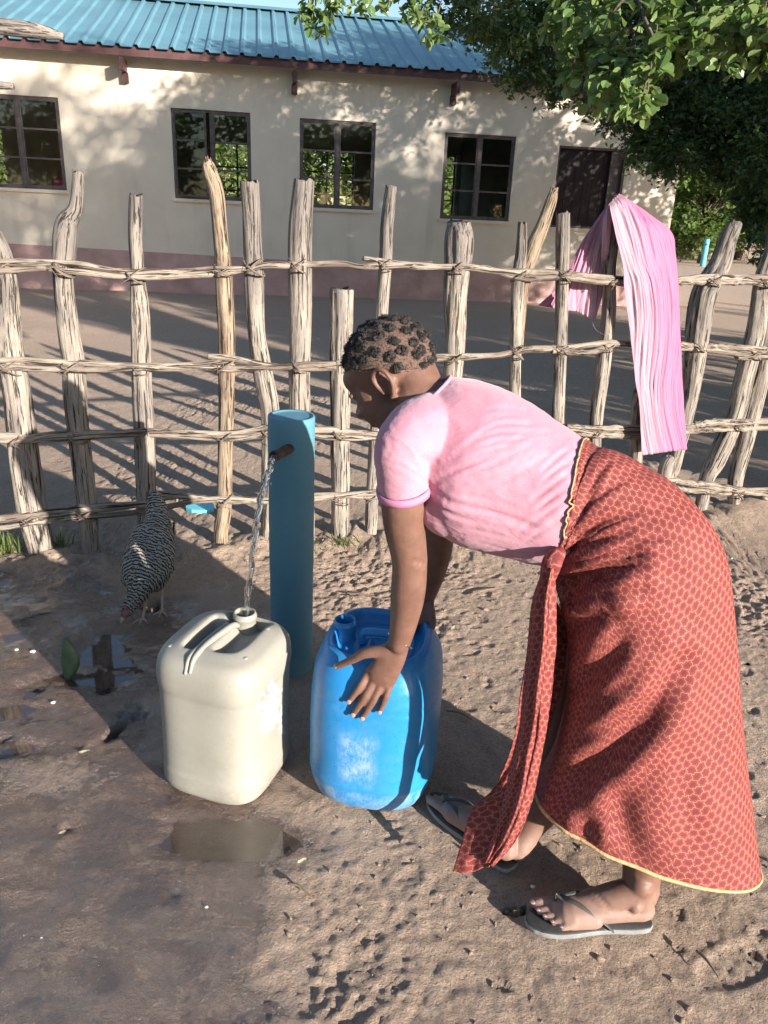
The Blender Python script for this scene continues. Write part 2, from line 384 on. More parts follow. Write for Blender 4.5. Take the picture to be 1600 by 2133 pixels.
def plastic(name, col, dirt, rough=.35, dirtamt=.35, zlo=0, sss=0.0, worn=None):
    m, t, b = nmat(name); v = coord(t, 'Object'); n = noise(t, v, 11, 6, .65); f = noise(t, v, 70, 5, .7)
    c = ramp(t, noise(t, v, 4, 3), [(.3, tuple(x*.9 for x in col)), (.7, tuple(min(1, x*1.07) for x in col))])
    sepz = N(t, 'SeparateXYZ'); t.links.new(coord(t, 'Object'), sepz.inputs[0])
    low = ramp(t, math_(t, 'ADD', sepz.outputs[2], math_(t, 'MULTIPLY', n, .08)), [(.03, (1, 1, 1)), (.13, (.25, .25, .25))])
    k = math_(t, 'MULTIPLY', ramp(t, math_(t, 'ADD', math_(t, 'MULTIPLY', n, .6), math_(t, 'MULTIPLY', f, .4)), [(.46, (0, 0, 0)), (.62, (1, 1, 1))]), math_(t, 'MULTIPLY', low, dirtamt))
    t.links.new(mixc(t, k, c, dirt), b.inputs['Base Color']); b.inputs['Roughness'].default_value = rough
    scr = noise(t, coord(t, 'Object', (1, 1, .15)), 150, 4, .7)
    t.links.new(ramp(t, f, [(.3, (rough*.8,)*3), (.7, (min(1, rough*1.6),)*3)]), b.inputs['Roughness'])
    bump(t, b, math_(t, 'ADD', n, math_(t, 'MULTIPLY', scr, .15)), .18, .004)
    if worn:
        wx_ = ramp(t, math_(t, 'ABSOLUTE', math_(t, 'ADD', sepz.outputs[0], .045)), [(.028, (1, 1, 1)), (.058, (0, 0, 0))]); wz = ramp(t, math_(t, 'ABSOLUTE', math_(t, 'SUBTRACT', sepz.outputs[2], .185)), [(.055, (1, 1, 1)), (.095, (0, 0, 0))])
        wy_ = math_(t, 'LESS_THAN', sepz.outputs[1], -.02); ft = ramp(t, sepz.outputs[2], [(.072, (.75, .75, .75)), (.084, (0, 0, 0))])
        mk = math_(t, 'MAXIMUM', math_(t, 'MULTIPLY', math_(t, 'MULTIPLY', wx_, wz), wy_), ft)
        grit = ramp(t, math_(t, 'ADD', math_(t, 'MULTIPLY', noise(t, coord(t, 'Object', (1, 1, .45)), 130, 6, .8), .6), math_(t, 'MULTIPLY', noise(t, v, 22, 4), .4)), [(.42, (0, 0, 0)), (.60, (1, 1, 1))])
        c2_ = b.inputs['Base Color'].links[0].from_socket; t.links.new(mixc(t, math_(t, 'MULTIPLY', math_(t, 'MULTIPLY', mk, grit), .7), c2_, worn), b.inputs['Base Color'])
    if sss: b.inputs['Subsurface Weight'].default_value = sss; b.inputs['Subsurface Scale'].default_value = .03; b.inputs['Subsurface Radius'].default_value = (1, .9, .6)
    return m
M['beige'] = plastic('cloudy_plastic', (.315, .30, .255), (.17, .135, .105), .45, .7, sss=.25)
M['blue'] = plastic('blue_plastic', (.020, .225, .52), (.20, .31, .42), .30, .6, worn=(.33, .43, .52))
M['pipe'] = plastic('blue_pipe_paint', (.09, .235, .30), (.17, .235, .26), .55, 1.0)
M['rust'] = simple('rusty_steel', (.13, .075, .05), .6, .5, 40, .6, .002, 200, metal=.6)
M['residue'] = simple('label_residue', (.41, .385, .375), .8, .15, 60, .5, .001, 300)
# building
def wall_mat():
    m, t, b = nmat('plaster'); v = coord(t, 'Object')
    c = ramp(t, noise(t, v, 1.6, 6, .6), [(.3, (.69, .60, .48)), (.7, (.78, .69, .56))])
    s = noise(t, coord(t, 'Object', (1, 1, .12)), 3, 4)
    c = mixc(t, ramp(t, s, [(.55, (0, 0, 0)), (.8, (.35, .35, .35))]), c, (.40, .34, .28))
    t.links.new(c, b.inputs['Base Color']); b.inputs['Roughness'].default_value = .9; bump(t, b, noise(t, v, 40, 4), .25, .006); return m
M['wall'] = wall_mat()
M['plinth'] = simple('plinth_paint', (.49, .31, .28), .85, .22, 3, .4, .01, 25)
M['roof'] = simple('roof_sheet', (.135, .275, .325), .38, .14, 1.2, .1, .003, 20, metal=.1)
M['maroon'] = simple('maroon_paint', (.075, .028, .028), .6, .3, 6, .2, .003, 40)
M['openingdark'] = simple('opening_dark', (.016, .006, .008), .7, .4, 5, 0)  # darkness of the unlit window opening, put into the colour
M['frame'] = simple('steel_frame', (.115, .09, .082), .6, .35, 12, .3, .002, 80)
M['inside'] = simple('dim_interior', (.07, .06, .055), .9, .15, 2, 0)  # floor, ceiling and partitions near black: the room's dimness is in the colour
# foliage
def leaf_mat(name, a, b_, rough=.38, trans=.35):
    m = bpy.data.materials.new(name); m.use_nodes = True; t = m.node_tree; b = t.nodes['Principled BSDF']
    at = N(t, 'Attribute'); at.attribute_name = 'grain'; sx = N(t, 'SeparateXYZ'); t.links.new(at.outputs['Vector'], sx.inputs[0])
    c = ramp(t, sx.outputs[0], [(0, a), (1, b_)])
    t.links.new(c, b.inputs['Base Color']); b.inputs['Roughness'].default_value = rough; b.inputs['Specular IOR Level'].default_value = .45
    tr = N(t, 'BsdfTranslucent'); cc = mixc(t, .5, c, (.22, .30, .03)); t.links.new(cc, tr.inputs[0])
    mx = N(t, 'MixShader'); mx.inputs[0].default_value = trans; o = t.nodes['Material Output']
    t.links.new(b.outputs[0], mx.inputs[1]); t.links.new(tr.outputs[0], mx.inputs[2]); t.links.new(mx.outputs[0], o.inputs[0]); return m
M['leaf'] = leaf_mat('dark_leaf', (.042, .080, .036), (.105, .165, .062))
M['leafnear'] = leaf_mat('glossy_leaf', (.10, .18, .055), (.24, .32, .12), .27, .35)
M['leaffar'] = leaf_mat('far_leaf', (.055, .11, .03), (.15, .22, .055), .5, .4)
M['leafrear'] = leaf_mat('rear_leaf', (.10, .15, .05), (.22, .28, .09), .5, .45)
M['grass'] = leaf_mat('grass_blade', (.07, .12, .03), (.18, .22, .07), .5, .35)
M['deadleaf'] = simple('dry_leaf', (.50, .42, .27), .6, .25, 60, .3, .001, 200)
M['pebble'] = simple('pale_pebble', (.70, .66, .60), .7, .15, 60, .4, .002, 150)

# ================================================================== GROUND
def axis(fine0, fine1, step, lo, hi, mid0=None, mid1=None, mstep=None):
    a = list(np.arange(fine0, fine1, step))
    x = fine1; s = step
    while x < hi:
        a.append(x)
        if mid1 is not None and x < mid1: s = min(s*1.12, mstep)
        else: s *= 1.16
        x += s
    a.append(hi)
    x = fine0; s = step; b = []
    while x > lo:
        if mid0 is not None and x > mid0: s = min(s*1.12, mstep)
        else: s *= 1.2
        x -= s; b.append(x)
    return np.array(b[::-1]+a)
FA, FB = 3.50, .305                                # fence line: Y = FA + FB X
wet_pts = [G(560, 1400), G(610, 1620), G(590, 1760), G(520, 1900), G(500, 2010), G(440, 2133)]
wy = np.array([p[1] for p in wet_pts][::-1]); wx = np.array([p[0] for p in wet_pts][::-1])
basins = [(*G(205, 1355)[:2], .15, .17, .018), (*G(25, 1475)[:2], .16, .07, .018), (*G(150, 1410)[:2], .10, .06, .016), (*G(40, 1560)[:2], .09, .03, .012),
          (*G(455, 1742)[:2], .15, .062, .015), (*G(20, 1330)[:2], .1, .08, .014)]
WATER = -.0105
def ground_h(x, y):
    p = np.stack([x, y, 0*x], 1); n0 = len(x)
    d = np.hypot(x, y)
    edge = np.interp(y, wy, wx, left=wx[0]-.1, right=wx[-1])
    wn = fbm(p*3.2, 3, 40)*.10+fbm(p*14, 3, 41)*.035
    wet = sst(.24, -.20, x-edge-wn*2.0)*sst(3.0, 2.45, y+wn*2+.1*x)
    c = G(30, 1610); dryp = np.exp(-(((x-c[0]-.1)/.22)**2+((y-c[1])/.11)**2)); wet = np.clip(wet-.45*dryp*(1+2*wn), 0, 1)
    for bx, by, rx, ry, dp in basins: wet = np.maximum(wet, .95*np.exp(-(((x-bx)/(rx*2.1))**2+((y-by)/(ry*2.3))**2)**1.5*(1+1.2*np.abs(wn))))
    near = sst(11, 4.5, d)
    h = .012*fbm(p*.9, 3, 1)+.02*fbm(p*.12, 2, 2)*sst(3, 20, d)
    rough = near*(1-.86*wet)
    lump = fbm(p*9, 3, 3); rid = 1-np.abs(fbm(p*15+.6*np.stack([lump, lump, lump], 1), 3, 4))
    rag = fbm(p*34, 3, 5); fine = fbm(p*80, 2, 6)
    churn = sst(-.35, .45, fbm(p*1.3, 2, 8))*.75+.25
    h = h+.86*rough*churn*(.0045*lump+.0052*(rid-.6)+.0058*rag+.0062*fine+.0045*(1-np.abs(fbm(p*48, 2, 15)))*sst(-.2, .5, rag))
    h = h+wet*near*(.0022*fbm(p*np.array([7, 22, 1]), 3, 12)+.0008*fine)
    # hoof and shoe prints
    r2 = np.random.default_rng(11)
    for k in range(300):
        if k < 9: cx, cy = r2.uniform(-.1, 1.3), r2.uniform(.85, 2.2); L, Wd = .12, .045
        elif k < 260: cx, cy = r2.uniform(-.2, 1.7), r2.uniform(1.7, 3.3); L, Wd = r2.uniform(.018, .04), r2.uniform(.014, .024)
        else: cx, cy = r2.uniform(-.3, 1.4), r2.uniform(.8, 2.0); L, Wd = r2.uniform(.012, .03), r2.uniform(.010, .02)
        a = r2.uniform(0, 3.14); ca, sa = math.cos(a), math.sin(a); dp = r2.uniform(.0015, .0045)
        m = np.where((np.abs(x-cx) < .3) & (np.abs(y-cy) < .3))[0]
        if not len(m): continue
        u = ((x[m]-cx)*ca+(y[m]-cy)*sa)/L; v = (-(x[m]-cx)*sa+(y[m]-cy)*ca)/Wd; q = np.sqrt(u*u+v*v)
        h[m] += (-dp*sst(1.05, .75, q)+dp*.5*np.exp(-((q-1.15)/.16)**2)+.0018*np.sin(u*26)*sst(.9, .6, q))*(1-.7*wet[m])
    # loose soil banked along the fence
    fd = (y-(FA+FB*x))/1.045
    bank = np.exp(-((fd+.02)/.22)**2)*near
    h = h+bank*(.030+.022*fbm(p*7, 3, 20)+.010*fbm(p*30, 2, 21))
    for bx, by, rx, ry, dp in basins:
        q = ((x-bx)/rx)**2+((y-by)/ry)**2; q = q*(1+.75*fbm(p*9, 4, 30)); h = h-dp*np.exp(-q)
    # level where things stand
    for fx, fy, fr in ((-.407, 1.766, .17), (.006, 1.786, .18), (.45, 1.305, .09), (.60, 1.31, .08), (.35, 1.46, .07), (.24, 1.58, .07), (-.30, 2.30, .09)):
        w = sst(fr*1.15, fr*.8, np.hypot(x-fx, y-fy))*.85; h = h*(1-w)+w*(-.0045)
    return h, wet
gx = axis(-1.55, 1.75, .0075, -400, 400, -6, 7, .05)
gy = axis(.72, 3.1, .0075, -60, 700, -3, 12, .04)
XX, YY = np.meshgrid(gx, gy); hh, wet = ground_h(XX.ravel(), YY.ravel())
V = np.stack([XX.ravel(), YY.ravel(), hh], 1); nx, ny = len(gx), len(gy)
me = bpy.data.meshes.new('ground'); me.vertices.add(len(V)); me.vertices.foreach_set('co', V.ravel())
ii = (np.arange(ny-1)[:, None]*nx+np.arange(nx-1)[None, :]).ravel(); Q = np.stack([ii, ii+1, ii+nx+1, ii+nx], 1)
me.loops.add(Q.size); me.loops.foreach_set('vertex_index', Q.ravel()); me.polygons.add(len(Q))
me.polygons.foreach_set('loop_start', np.arange(len(Q))*4); me.polygons.foreach_set('loop_total', np.full(len(Q), 4)); me.polygons.foreach_set('use_smooth', [True]*len(Q))
me.update(calc_edges=True); a = me.attributes.new('wet', 'FLOAT', 'POINT'); a.data.foreach_set('value', wet)
me.materials.append(M['ground']); ground = bpy.data.objects.new('ground', me); COL.objects.link(ground)
tag(ground, 'trampled sandy soil of the yard, wet and muddy around the standpipe', 'ground', kind='structure')
print('ground verts', len(V))
# thin standing water that fills the hollows
mb = MB(); 
for bx, by, rx, ry, dp in basins:
    th = np.linspace(0, 2*math.pi, 40, endpoint=False); rr = 1.35*(1+.12*np.sin(3*th+bx*9))
    ring = np.stack([bx+rx*rr*np.cos(th), by+ry*rr*np.sin(th), np.full(40, WATER)], 1)
    cxy = np.array([[bx, by, WATER]]); ring[:, 2] += 0.00002*len(mb.f); cxy[0, 2] += 0.00002*len(mb.f)
    mb.add(np.vstack([ring, cxy]), [(j, (j+1) % 40, 40) for j in range(40)])
tag(mb.build('puddle_water', M['puddle'], None, False), 'shallow muddy water standing in hollows beside the containers', 'puddle', kind='structure')

# ================================================================== SCHOOL BUILDING
BA = math.atan(.165); bc, bs_ = math.cos(BA), math.sin(BA)
school = thing('school_building', 'long cream plastered building with blue corrugated roof and pink base band', 'building', (0, 14.33, 0))
BM = (np.array([[bc, -bs_, 0], [bs_, bc, 0], [0, 0, 1]]), np.array([0, 14.33, 0]))
def bbox(mb, *a, mi=0): box(mb, *a, mi=mi, M=BM)
U0, U1, DEP, TOPZ = -13.0, 5.08, 5.6, 3.62
wins = [(-12.0, -10.75, 1.56, 2.90), (-9.4, -8.15, 1.56, 2.90), (-6.72, -5.46, 1.56, 2.90), (-3.755, -2.50, 1.52, 2.86), (-1.70, -.435, 1.475, 2.83), (.75, 2.0, 1.39, 2.755), (2.79, 4.05, 1.33, 2.66)]
def pierced(mb, y0, y1, holes, zt, u0=U0, u1=U1):
    u = u0
    for a, b, z0, z1 in holes:
        bbox(mb, u, a, y0, y1, -.3, zt); bbox(mb, a, b, y0, y1, -.3, z0); bbox(mb, a, b, y0, y1, z1, zt); u = b
    bbox(mb, u, u1, y0, y1, -.3, zt)
mb = MB(); pierced(mb, 0, .2, wins, TOPZ)
bwins = [(a+.25, b+.25, 1.25, 2.75) for a, b, _, _ in wins]
pierced(mb, DEP-.2, DEP, bwins, TOPZ)
for u0 in (U0, U1-.2):                                # gable ends
    s = 1 if u0 == U0 else 0
    bbox(mb, u0+.0001, u0+.2, .2, DEP-.2, -.3, TOPZ)
    v = np.array([(u0, .0, TOPZ), (u0, DEP, TOPZ), (u0, DEP/2+.2, 4.72), (u0+.2, .0, TOPZ), (u0+.2, DEP, TOPZ), (u0+.2, DEP/2+.2, 4.72)])@BM[0].T+BM[1]
    mb.add(v, [(0, 1, 2), (3, 5, 4), (0, 3, 4, 1), (1, 4, 5, 2), (2, 5, 3, 0)])
mb.build('wall', M['wall'], school, False)
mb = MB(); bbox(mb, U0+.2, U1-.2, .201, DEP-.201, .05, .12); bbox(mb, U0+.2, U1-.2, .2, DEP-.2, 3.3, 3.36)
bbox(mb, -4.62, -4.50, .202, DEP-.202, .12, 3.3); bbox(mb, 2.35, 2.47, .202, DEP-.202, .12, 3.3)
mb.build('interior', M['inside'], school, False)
mb = MB()                                             # pink band, its top edge painted a little out of level
v = np.array([(U0, -.012, -.3), (U1+.012, -.012, -.3), (U1+.012, -.012, .44), (U0, -.012, .86), (U0, -.0005, -.3), (U1+.012, .0, -.3), (U1+.012, .0, .44), (U0, -.0005, .86)])@BM[0].T+BM[1]
mb.add(v, [(0, 1, 2, 3), (3, 2, 6, 7), (1, 5, 6, 2)]); mb.build('painted_band', M['plinth'], school, False)
# roof sheet
per = .262; us = []; z = []
u = U0-.3
while u < U1+.3:
    us += [u, u+.175, u+.198, u+.238]; z += [0, 0, .038, .038]; u += per
us = np.array(us); z = np.array(z); NS = 26
mb = MB(); ridge_y, ridge_z = 3.15, 4.93; ey, ez = -.42, 3.60
for side, (ya, za) in enumerate(((ey, ez), (DEP+.42+.3, 3.6))):
    rows = []
    for k in range(NS):
        t = k/(NS-1); y = ya+(ridge_y-ya)*t; zz = za+(ridge_z-za)*t
        rows.append(np.stack([us, np.full(len(us), y), zz+z+.004*np.sin(us*1.3+k*.4)], 1))
    Vv = np.concatenate(rows)@BM[0].T+BM[1]; m = len(us)
    F = grid_faces(NS, m, False); F = F if side == 0 else [f[::-1] for f in F]
    mb.add(Vv, F); mb.add(Vv-np.array([0, 0, .006]), [f[::-1] for f in F])
roof = mb.build('roof', M['roof'], school, False)
mb = MB()
for s in (-1, 1):
    v = np.array([(U0-.35, ridge_y+s*.0, ridge_z+.062), (U1+.35, ridge_y, ridge_z+.062), (U1+.35, ridge_y+s*.22, ridge_z-.03), (U0-.35, ridge_y+s*.22, ridge_z-.03)])@BM[0].T+BM[1]
    mb.add(v, [(0, 1, 2, 3) if s < 0 else (3, 2, 1, 0)])
mb.build('ridge_cap', M['roof'], roof, False)
mb = MB(); bbox(mb, U0-.25, U1+.25, -.36, -.33, 3.49, 3.622); mb.build('fascia_board', M['maroon'], school, False)
for u in np.arange(-12.4, 5.1, 2.62):
    mb = MB(); bbox(mb, u+.1, u+.16, -.40, -.003, 3.30, 3.465); bbox(mb, u+.085, u+.175, -.1, -.003, 3.16, 3.298); mb.build('rafter_end', M['maroon'], school, False)
for k, (a, b, z0, z1) in enumerate(wins):
    w = b-a; mid = (a+b)/2; last = k == 6
    f = MB(); e = .035
    bbox(f, a, a+e, .03, .09, z0, z1); bbox(f, b-e, b, .03, .09, z0, z1); bbox(f, a+e, b-e, .03, .09, z1-e, z1); bbox(f, a+e, b-e, .03, .09, z0, z0+e)
    if not last: bbox(f, mid-.028, mid+.028, .025, .092, z0+e, z1-e)
    win = f.build('window', [M['frame']], school, False)
    if k in (0, 1): continue
    s = MB(); bbox(s, a-.03, b+.03, -.045, .029, z0-.05, z0); s.build('sill', M['wall'], win, False)
    if last:                                           # near-black boards stand in for the unlit opening, with a leaf standing open
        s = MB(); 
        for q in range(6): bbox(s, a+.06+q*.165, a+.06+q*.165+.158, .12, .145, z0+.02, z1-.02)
        s.build('dark_infill', M['openingdark'], win, False)
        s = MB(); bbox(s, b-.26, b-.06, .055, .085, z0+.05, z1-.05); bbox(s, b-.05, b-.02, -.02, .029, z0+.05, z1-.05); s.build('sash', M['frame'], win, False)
        continue
    for half in (0, 1):
        ua, ub = (a+e, mid-.028) if half == 0 else (mid+.028, b-e)
        s = MB(); op = (k == 3 and half == 0)
        def bx2(x0, x1, y0, y1, q0, q1, s_=None):
            s_ = s_ or s
            if not op: box(s_, x0, x1, y0, y1, q0, q1, M=BM); return
            an = R(-24); L = np.array([[math.cos(an), -math.sin(an), 0], [math.sin(an), math.cos(an), 0], [0, 0, 1]])
            hx = np.array([ua, .05, 0]); Mx = (BM[0]@L, BM[0]@(hx-L@hx)+BM[1]); box(s_, x0, x1, y0, y1, q0, q1, M=Mx)
        zz0, zz1 = z0+e, z1-e; t = .024
        bx2(ua, ua+t, .04, .07, zz0, zz1); bx2(ub-t, ub, .04, .07, zz0, zz1); bx2(ua+t, ub-t, .04, .07, zz0, zz0+t); bx2(ua+t, ub-t, .04, .07, zz1-t, zz1)
        for j in (1, 2): zb = zz0+(zz1-zz0)*j/3; bx2(ua+t, ub-t, .04, .07, zb-.013, zb+.013)
        g = MB(); bx2(ua+t, ub-t, .053, .057, zz0+t, zz1-t, g)
        g.build('pane', M['glass'], win, False); s.build('sash', M['frame'], win, False)
for k, (a, b, z0, z1) in enumerate(bwins[2:]):
    f = MB(); y = DEP-.12
    for uu in (a, (a+b)/2-.02, b-.04): bbox(f, uu, uu+.04, y, y+.04, z0, z1)
    for j in range(4): zz = z0+(z1-z0-.03)*j/3; bbox(f, a+.04, (a+b)/2-.02, y+.002, y+.036, zz, zz+.03); bbox(f, (a+b)/2+.02, b-.04, y+.002, y+.036, zz, zz+.03)
    f.build('rear_window', M['frame'], school, False)
# desks seen through the panes and a pink bundle on one of them
def blocal(u, y, z): return BM[0]@np.array([u, y, z])+BM[1]
dk = thing('school_desk', 'dark wooden desk inside the building behind the leftmost window', 'desk', blocal(-5.9, 1.1, .12))
mb = MB(); bbox(mb, -6.5, -5.3, .8, 1.3, 1.42, 1.46); mb.build('desk_top', M['maroon'], dk, False)
for uu in (-6.45, -5.38):
    for yy in (.84, 1.22): mb = MB(); bbox(mb, uu, uu+.05, yy, yy+.05, .12, 1.419); mb.build('leg', M['maroon'], dk, False)
mb = MB(); c = blocal(-5.78, 1.02, 1.60); ellipsoid(mb, c, [(.13, 0, 0), (0, .1, 0), (0, 0, .17)]); ellipsoid(mb, c+np.array((.1, 0, -.06)), [(.09, 0, 0), (0, .08, 0), (0, 0, .1)])
Vb, Fb = remeshed(mb, .02, 2); Vb += vnormals(Vb, Fb)*(.02*fbm(Vb*9, 2, 3))[:, None]
mb = MB(); mb.add(Vb, Fb); M['pinkb'] = simple('red_pink_cloth', (.62, .08, .16), .85, .2, 6, .3, .01, 20)
tag(mb.build('cloth_bundle', M['pinkb']), 'red pink bundle of cloth behind the glass of the leftmost window', 'cloth')

# ================================================================== STICK FENCE
fence = thing('stick_fence', 'rough fence of upright split poles lashed to four rows of thin sticks', 'fence', (0, FA, 0))
def FP(px, py, off=0.0): return W(px, py, FA+off, FB)
posts = [
 ([(-30, 455, 14), (2, 520, 17), (12, 575, 20), (22, 725, 27), (38, 837, 28), (50, 950, 30), (66, 1062, 29), (82, 1137, 24), (88, 1180, 20)], 'wood'),
 ([(163, 360, 11), (158, 430, 14), (140, 470, 22), (135, 530, 23), (132, 575, 20), (142, 690, 22), (153, 762, 22), (157, 837, 23), (170, 950, 21), (182, 1062, 20), (190, 1150, 17)], 'wood'),
 ([(284, 406, 14), (283, 500, 15), (286, 575, 15), (290, 650, 19), (295, 762, 20), (298, 837, 20), (303, 950, 20), (306, 1062, 20), (308, 1125, 19)], 'wood'),
 ([(432, 330, 6), (436, 352, 14), (450, 400, 16), (456, 450, 16), (463, 525, 16), (466, 575, 17), (471, 700, 17), (471, 837, 16), (469, 950, 15), (466, 1062, 15), (459, 1122, 14)], 'woodfresh'),
 ([(519, 379, 20), (523, 440, 19), (525, 500, 19), (528, 575, 20), (535, 700, 18), (548, 780, 21), (562, 860, 20), (563, 950, 19), (560, 1060, 17), (558, 1135, 17)], 'wood'),
 ([(633, 376, 21), (627, 450, 23), (625, 520, 24), (625, 600, 25), (624, 700, 23), (623, 800, 22), (626, 900, 22), (632, 1000, 21), (638, 1130, 20)], 'wood'),
 ([(711, 603, 24), (711, 700, 23), (710, 845, 21), (709, 957, 20), (709, 1050, 19), (709, 1120, 18)], 'wood'),
 ([(815, 390, 12), (806, 470, 14), (803, 550, 14), (796, 650, 13), (790, 800, 13), (780, 950, 13), (772, 1105, 13)], 'wood'),
 ([(956, 463, 24), (955, 500, 30), (953, 560, 26), (948, 640, 23), (947, 732, 20), (942, 800, 20), (940, 950, 18), (938, 1100, 18)], 'wood'),
 ([(1088, 466, 10), (1086, 520, 12), (1078, 600, 14), (1074, 732, 12), (1073, 850, 12), (1073, 1085, 12)], 'wood'),
 ([(1155, 394, 8), (1148, 420, 12), (1130, 470, 14), (1108, 525, 16), (1092, 580, 15), (1084, 640, 14), (1079, 730, 11)], 'woodfresh'),
 ([(1174, 443, 15), (1173, 500, 15), (1171, 582, 14), (1168, 717, 13), (1163, 853, 13), (1160, 1080, 13)], 'wood'),
 ([(1290, 410, 13), (1271, 549, 12), (1268, 650, 14), (1257, 751, 16), (1244, 853, 15), (1236, 960, 14), (1230, 1075, 14)], 'wood'),
 ([(1333, 815, 12), (1327, 870, 14), (1324, 960, 13), (1322, 1070, 13)], 'wood'),
 ([(1398, 950, 14), (1385, 980, 15), (1378, 1060, 14)], 'woodgrey'),
 ([(1531, 466, 15), (1516, 500, 18), (1500, 550, 21), (1468, 616, 26), (1452, 717, 24), (1438, 819, 18), (1407, 954, 15), (1395, 1000, 12), (1380, 1062, 12)], 'wood'),
 ([(1612, 465, 12), (1606, 520, 14), (1588, 582, 16), (1576, 683, 19), (1552, 785, 19), (1530, 870, 19), (1493, 954, 19), (1472, 1000, 15), (1462, 1050, 14)], 'wood'),
 ([(1625, 560, 14), (1592, 751, 17), (1569, 853, 17), (1553, 920, 17), (1535, 988, 16), (1527, 1070, 10)], 'wood')]
posts += [([(-95+dx, 440, 15), (-85+dx, 800, 22), (-45+dx, 1190, 22)], 'wood') for dx in (0, -140, -300, -450)]
for k in range(12):
    x = 1700+k*128+rng.uniform(-30, 30); t = rng.uniform(-50, 40); posts.append(([(x+t*.8, 470+k*4+rng.uniform(-30, 30), 14), (x+t*.4, 720, 16), (x, 1045+k*1.5, 15)], 'wood'))
for i, (pl, mat) in enumerate(posts):
    pts = []; rad = []
    for (x, y, hw) in pl:
        q = FP(x, y, .0 if i != 10 else .035); pts.append(q); z = q[1]*math.cos(PITCH)+(CH-q[2])*math.sin(PITCH); rad.append(hw*z/FPX)
    if i != 10: e = pts[-1].copy(); e[2] = -.25; pts.append(e); rad.append(rad[-1])
    L = sum(np.linalg.norm(pts[j+1]-pts[j]) for j in range(len(pts)-1))
    mb = MB(); near = i < 18
    tube(mb, pts, rad, m=56 if near else 12, n=int(L/.010) if near else 24, rough=.095, seed=i+1)
    # splintered top: push the end ring up and down
    V0 = mb.v[0]; mm = 56 if near else 12
    g = fbm(np.stack([np.arange(mm)*.45, np.full(mm, i*3.), np.zeros(mm)], 1), 2, 3)
    for rr in range(3): V0[rr*mm:(rr+1)*mm, 2] += g*.011*(1-rr/3)
    mb.build('post', M[mat], fence)
def tie(px, py, i, rad=.028):
    q = FP(px, py, -.018); mb = MB(); sgn = rng.choice((-1, 1)); th = np.linspace(0, 2*math.pi, 17)
    if rng.uniform() < .12: return
    for k in range(rng.integers(1, 4)):
        s = sgn if rng.uniform() < .7 else -sgn; hw = rad*rng.uniform(.8, 1.25); o = (k-1)*.006
        c = np.stack([np.cos(th)*hw, -np.sin(th)*.060-.008, np.cos(th)*hw*s*rng.uniform(.5, .9)+o], 1)+q
        tube(mb, c, [rng.uniform(.0016, .0034)]*17, m=5, n=30, rough=.3, seed=k)
    e = q+np.array((rad*.4*sgn, -.066, .0))
    for k in range(2): tube(mb, [q+np.array((.0, -.064, .0)), e+np.array((rng.uniform(-.02, .02), -.004, rng.uniform(-.02, .02))), e+np.array((rng.uniform(-.05, .05), -.012, rng.uniform(-.05, .05)))], [.0022, .0018, .001], m=4, n=8)
    mb.build('lashing', M['tie'], fence)
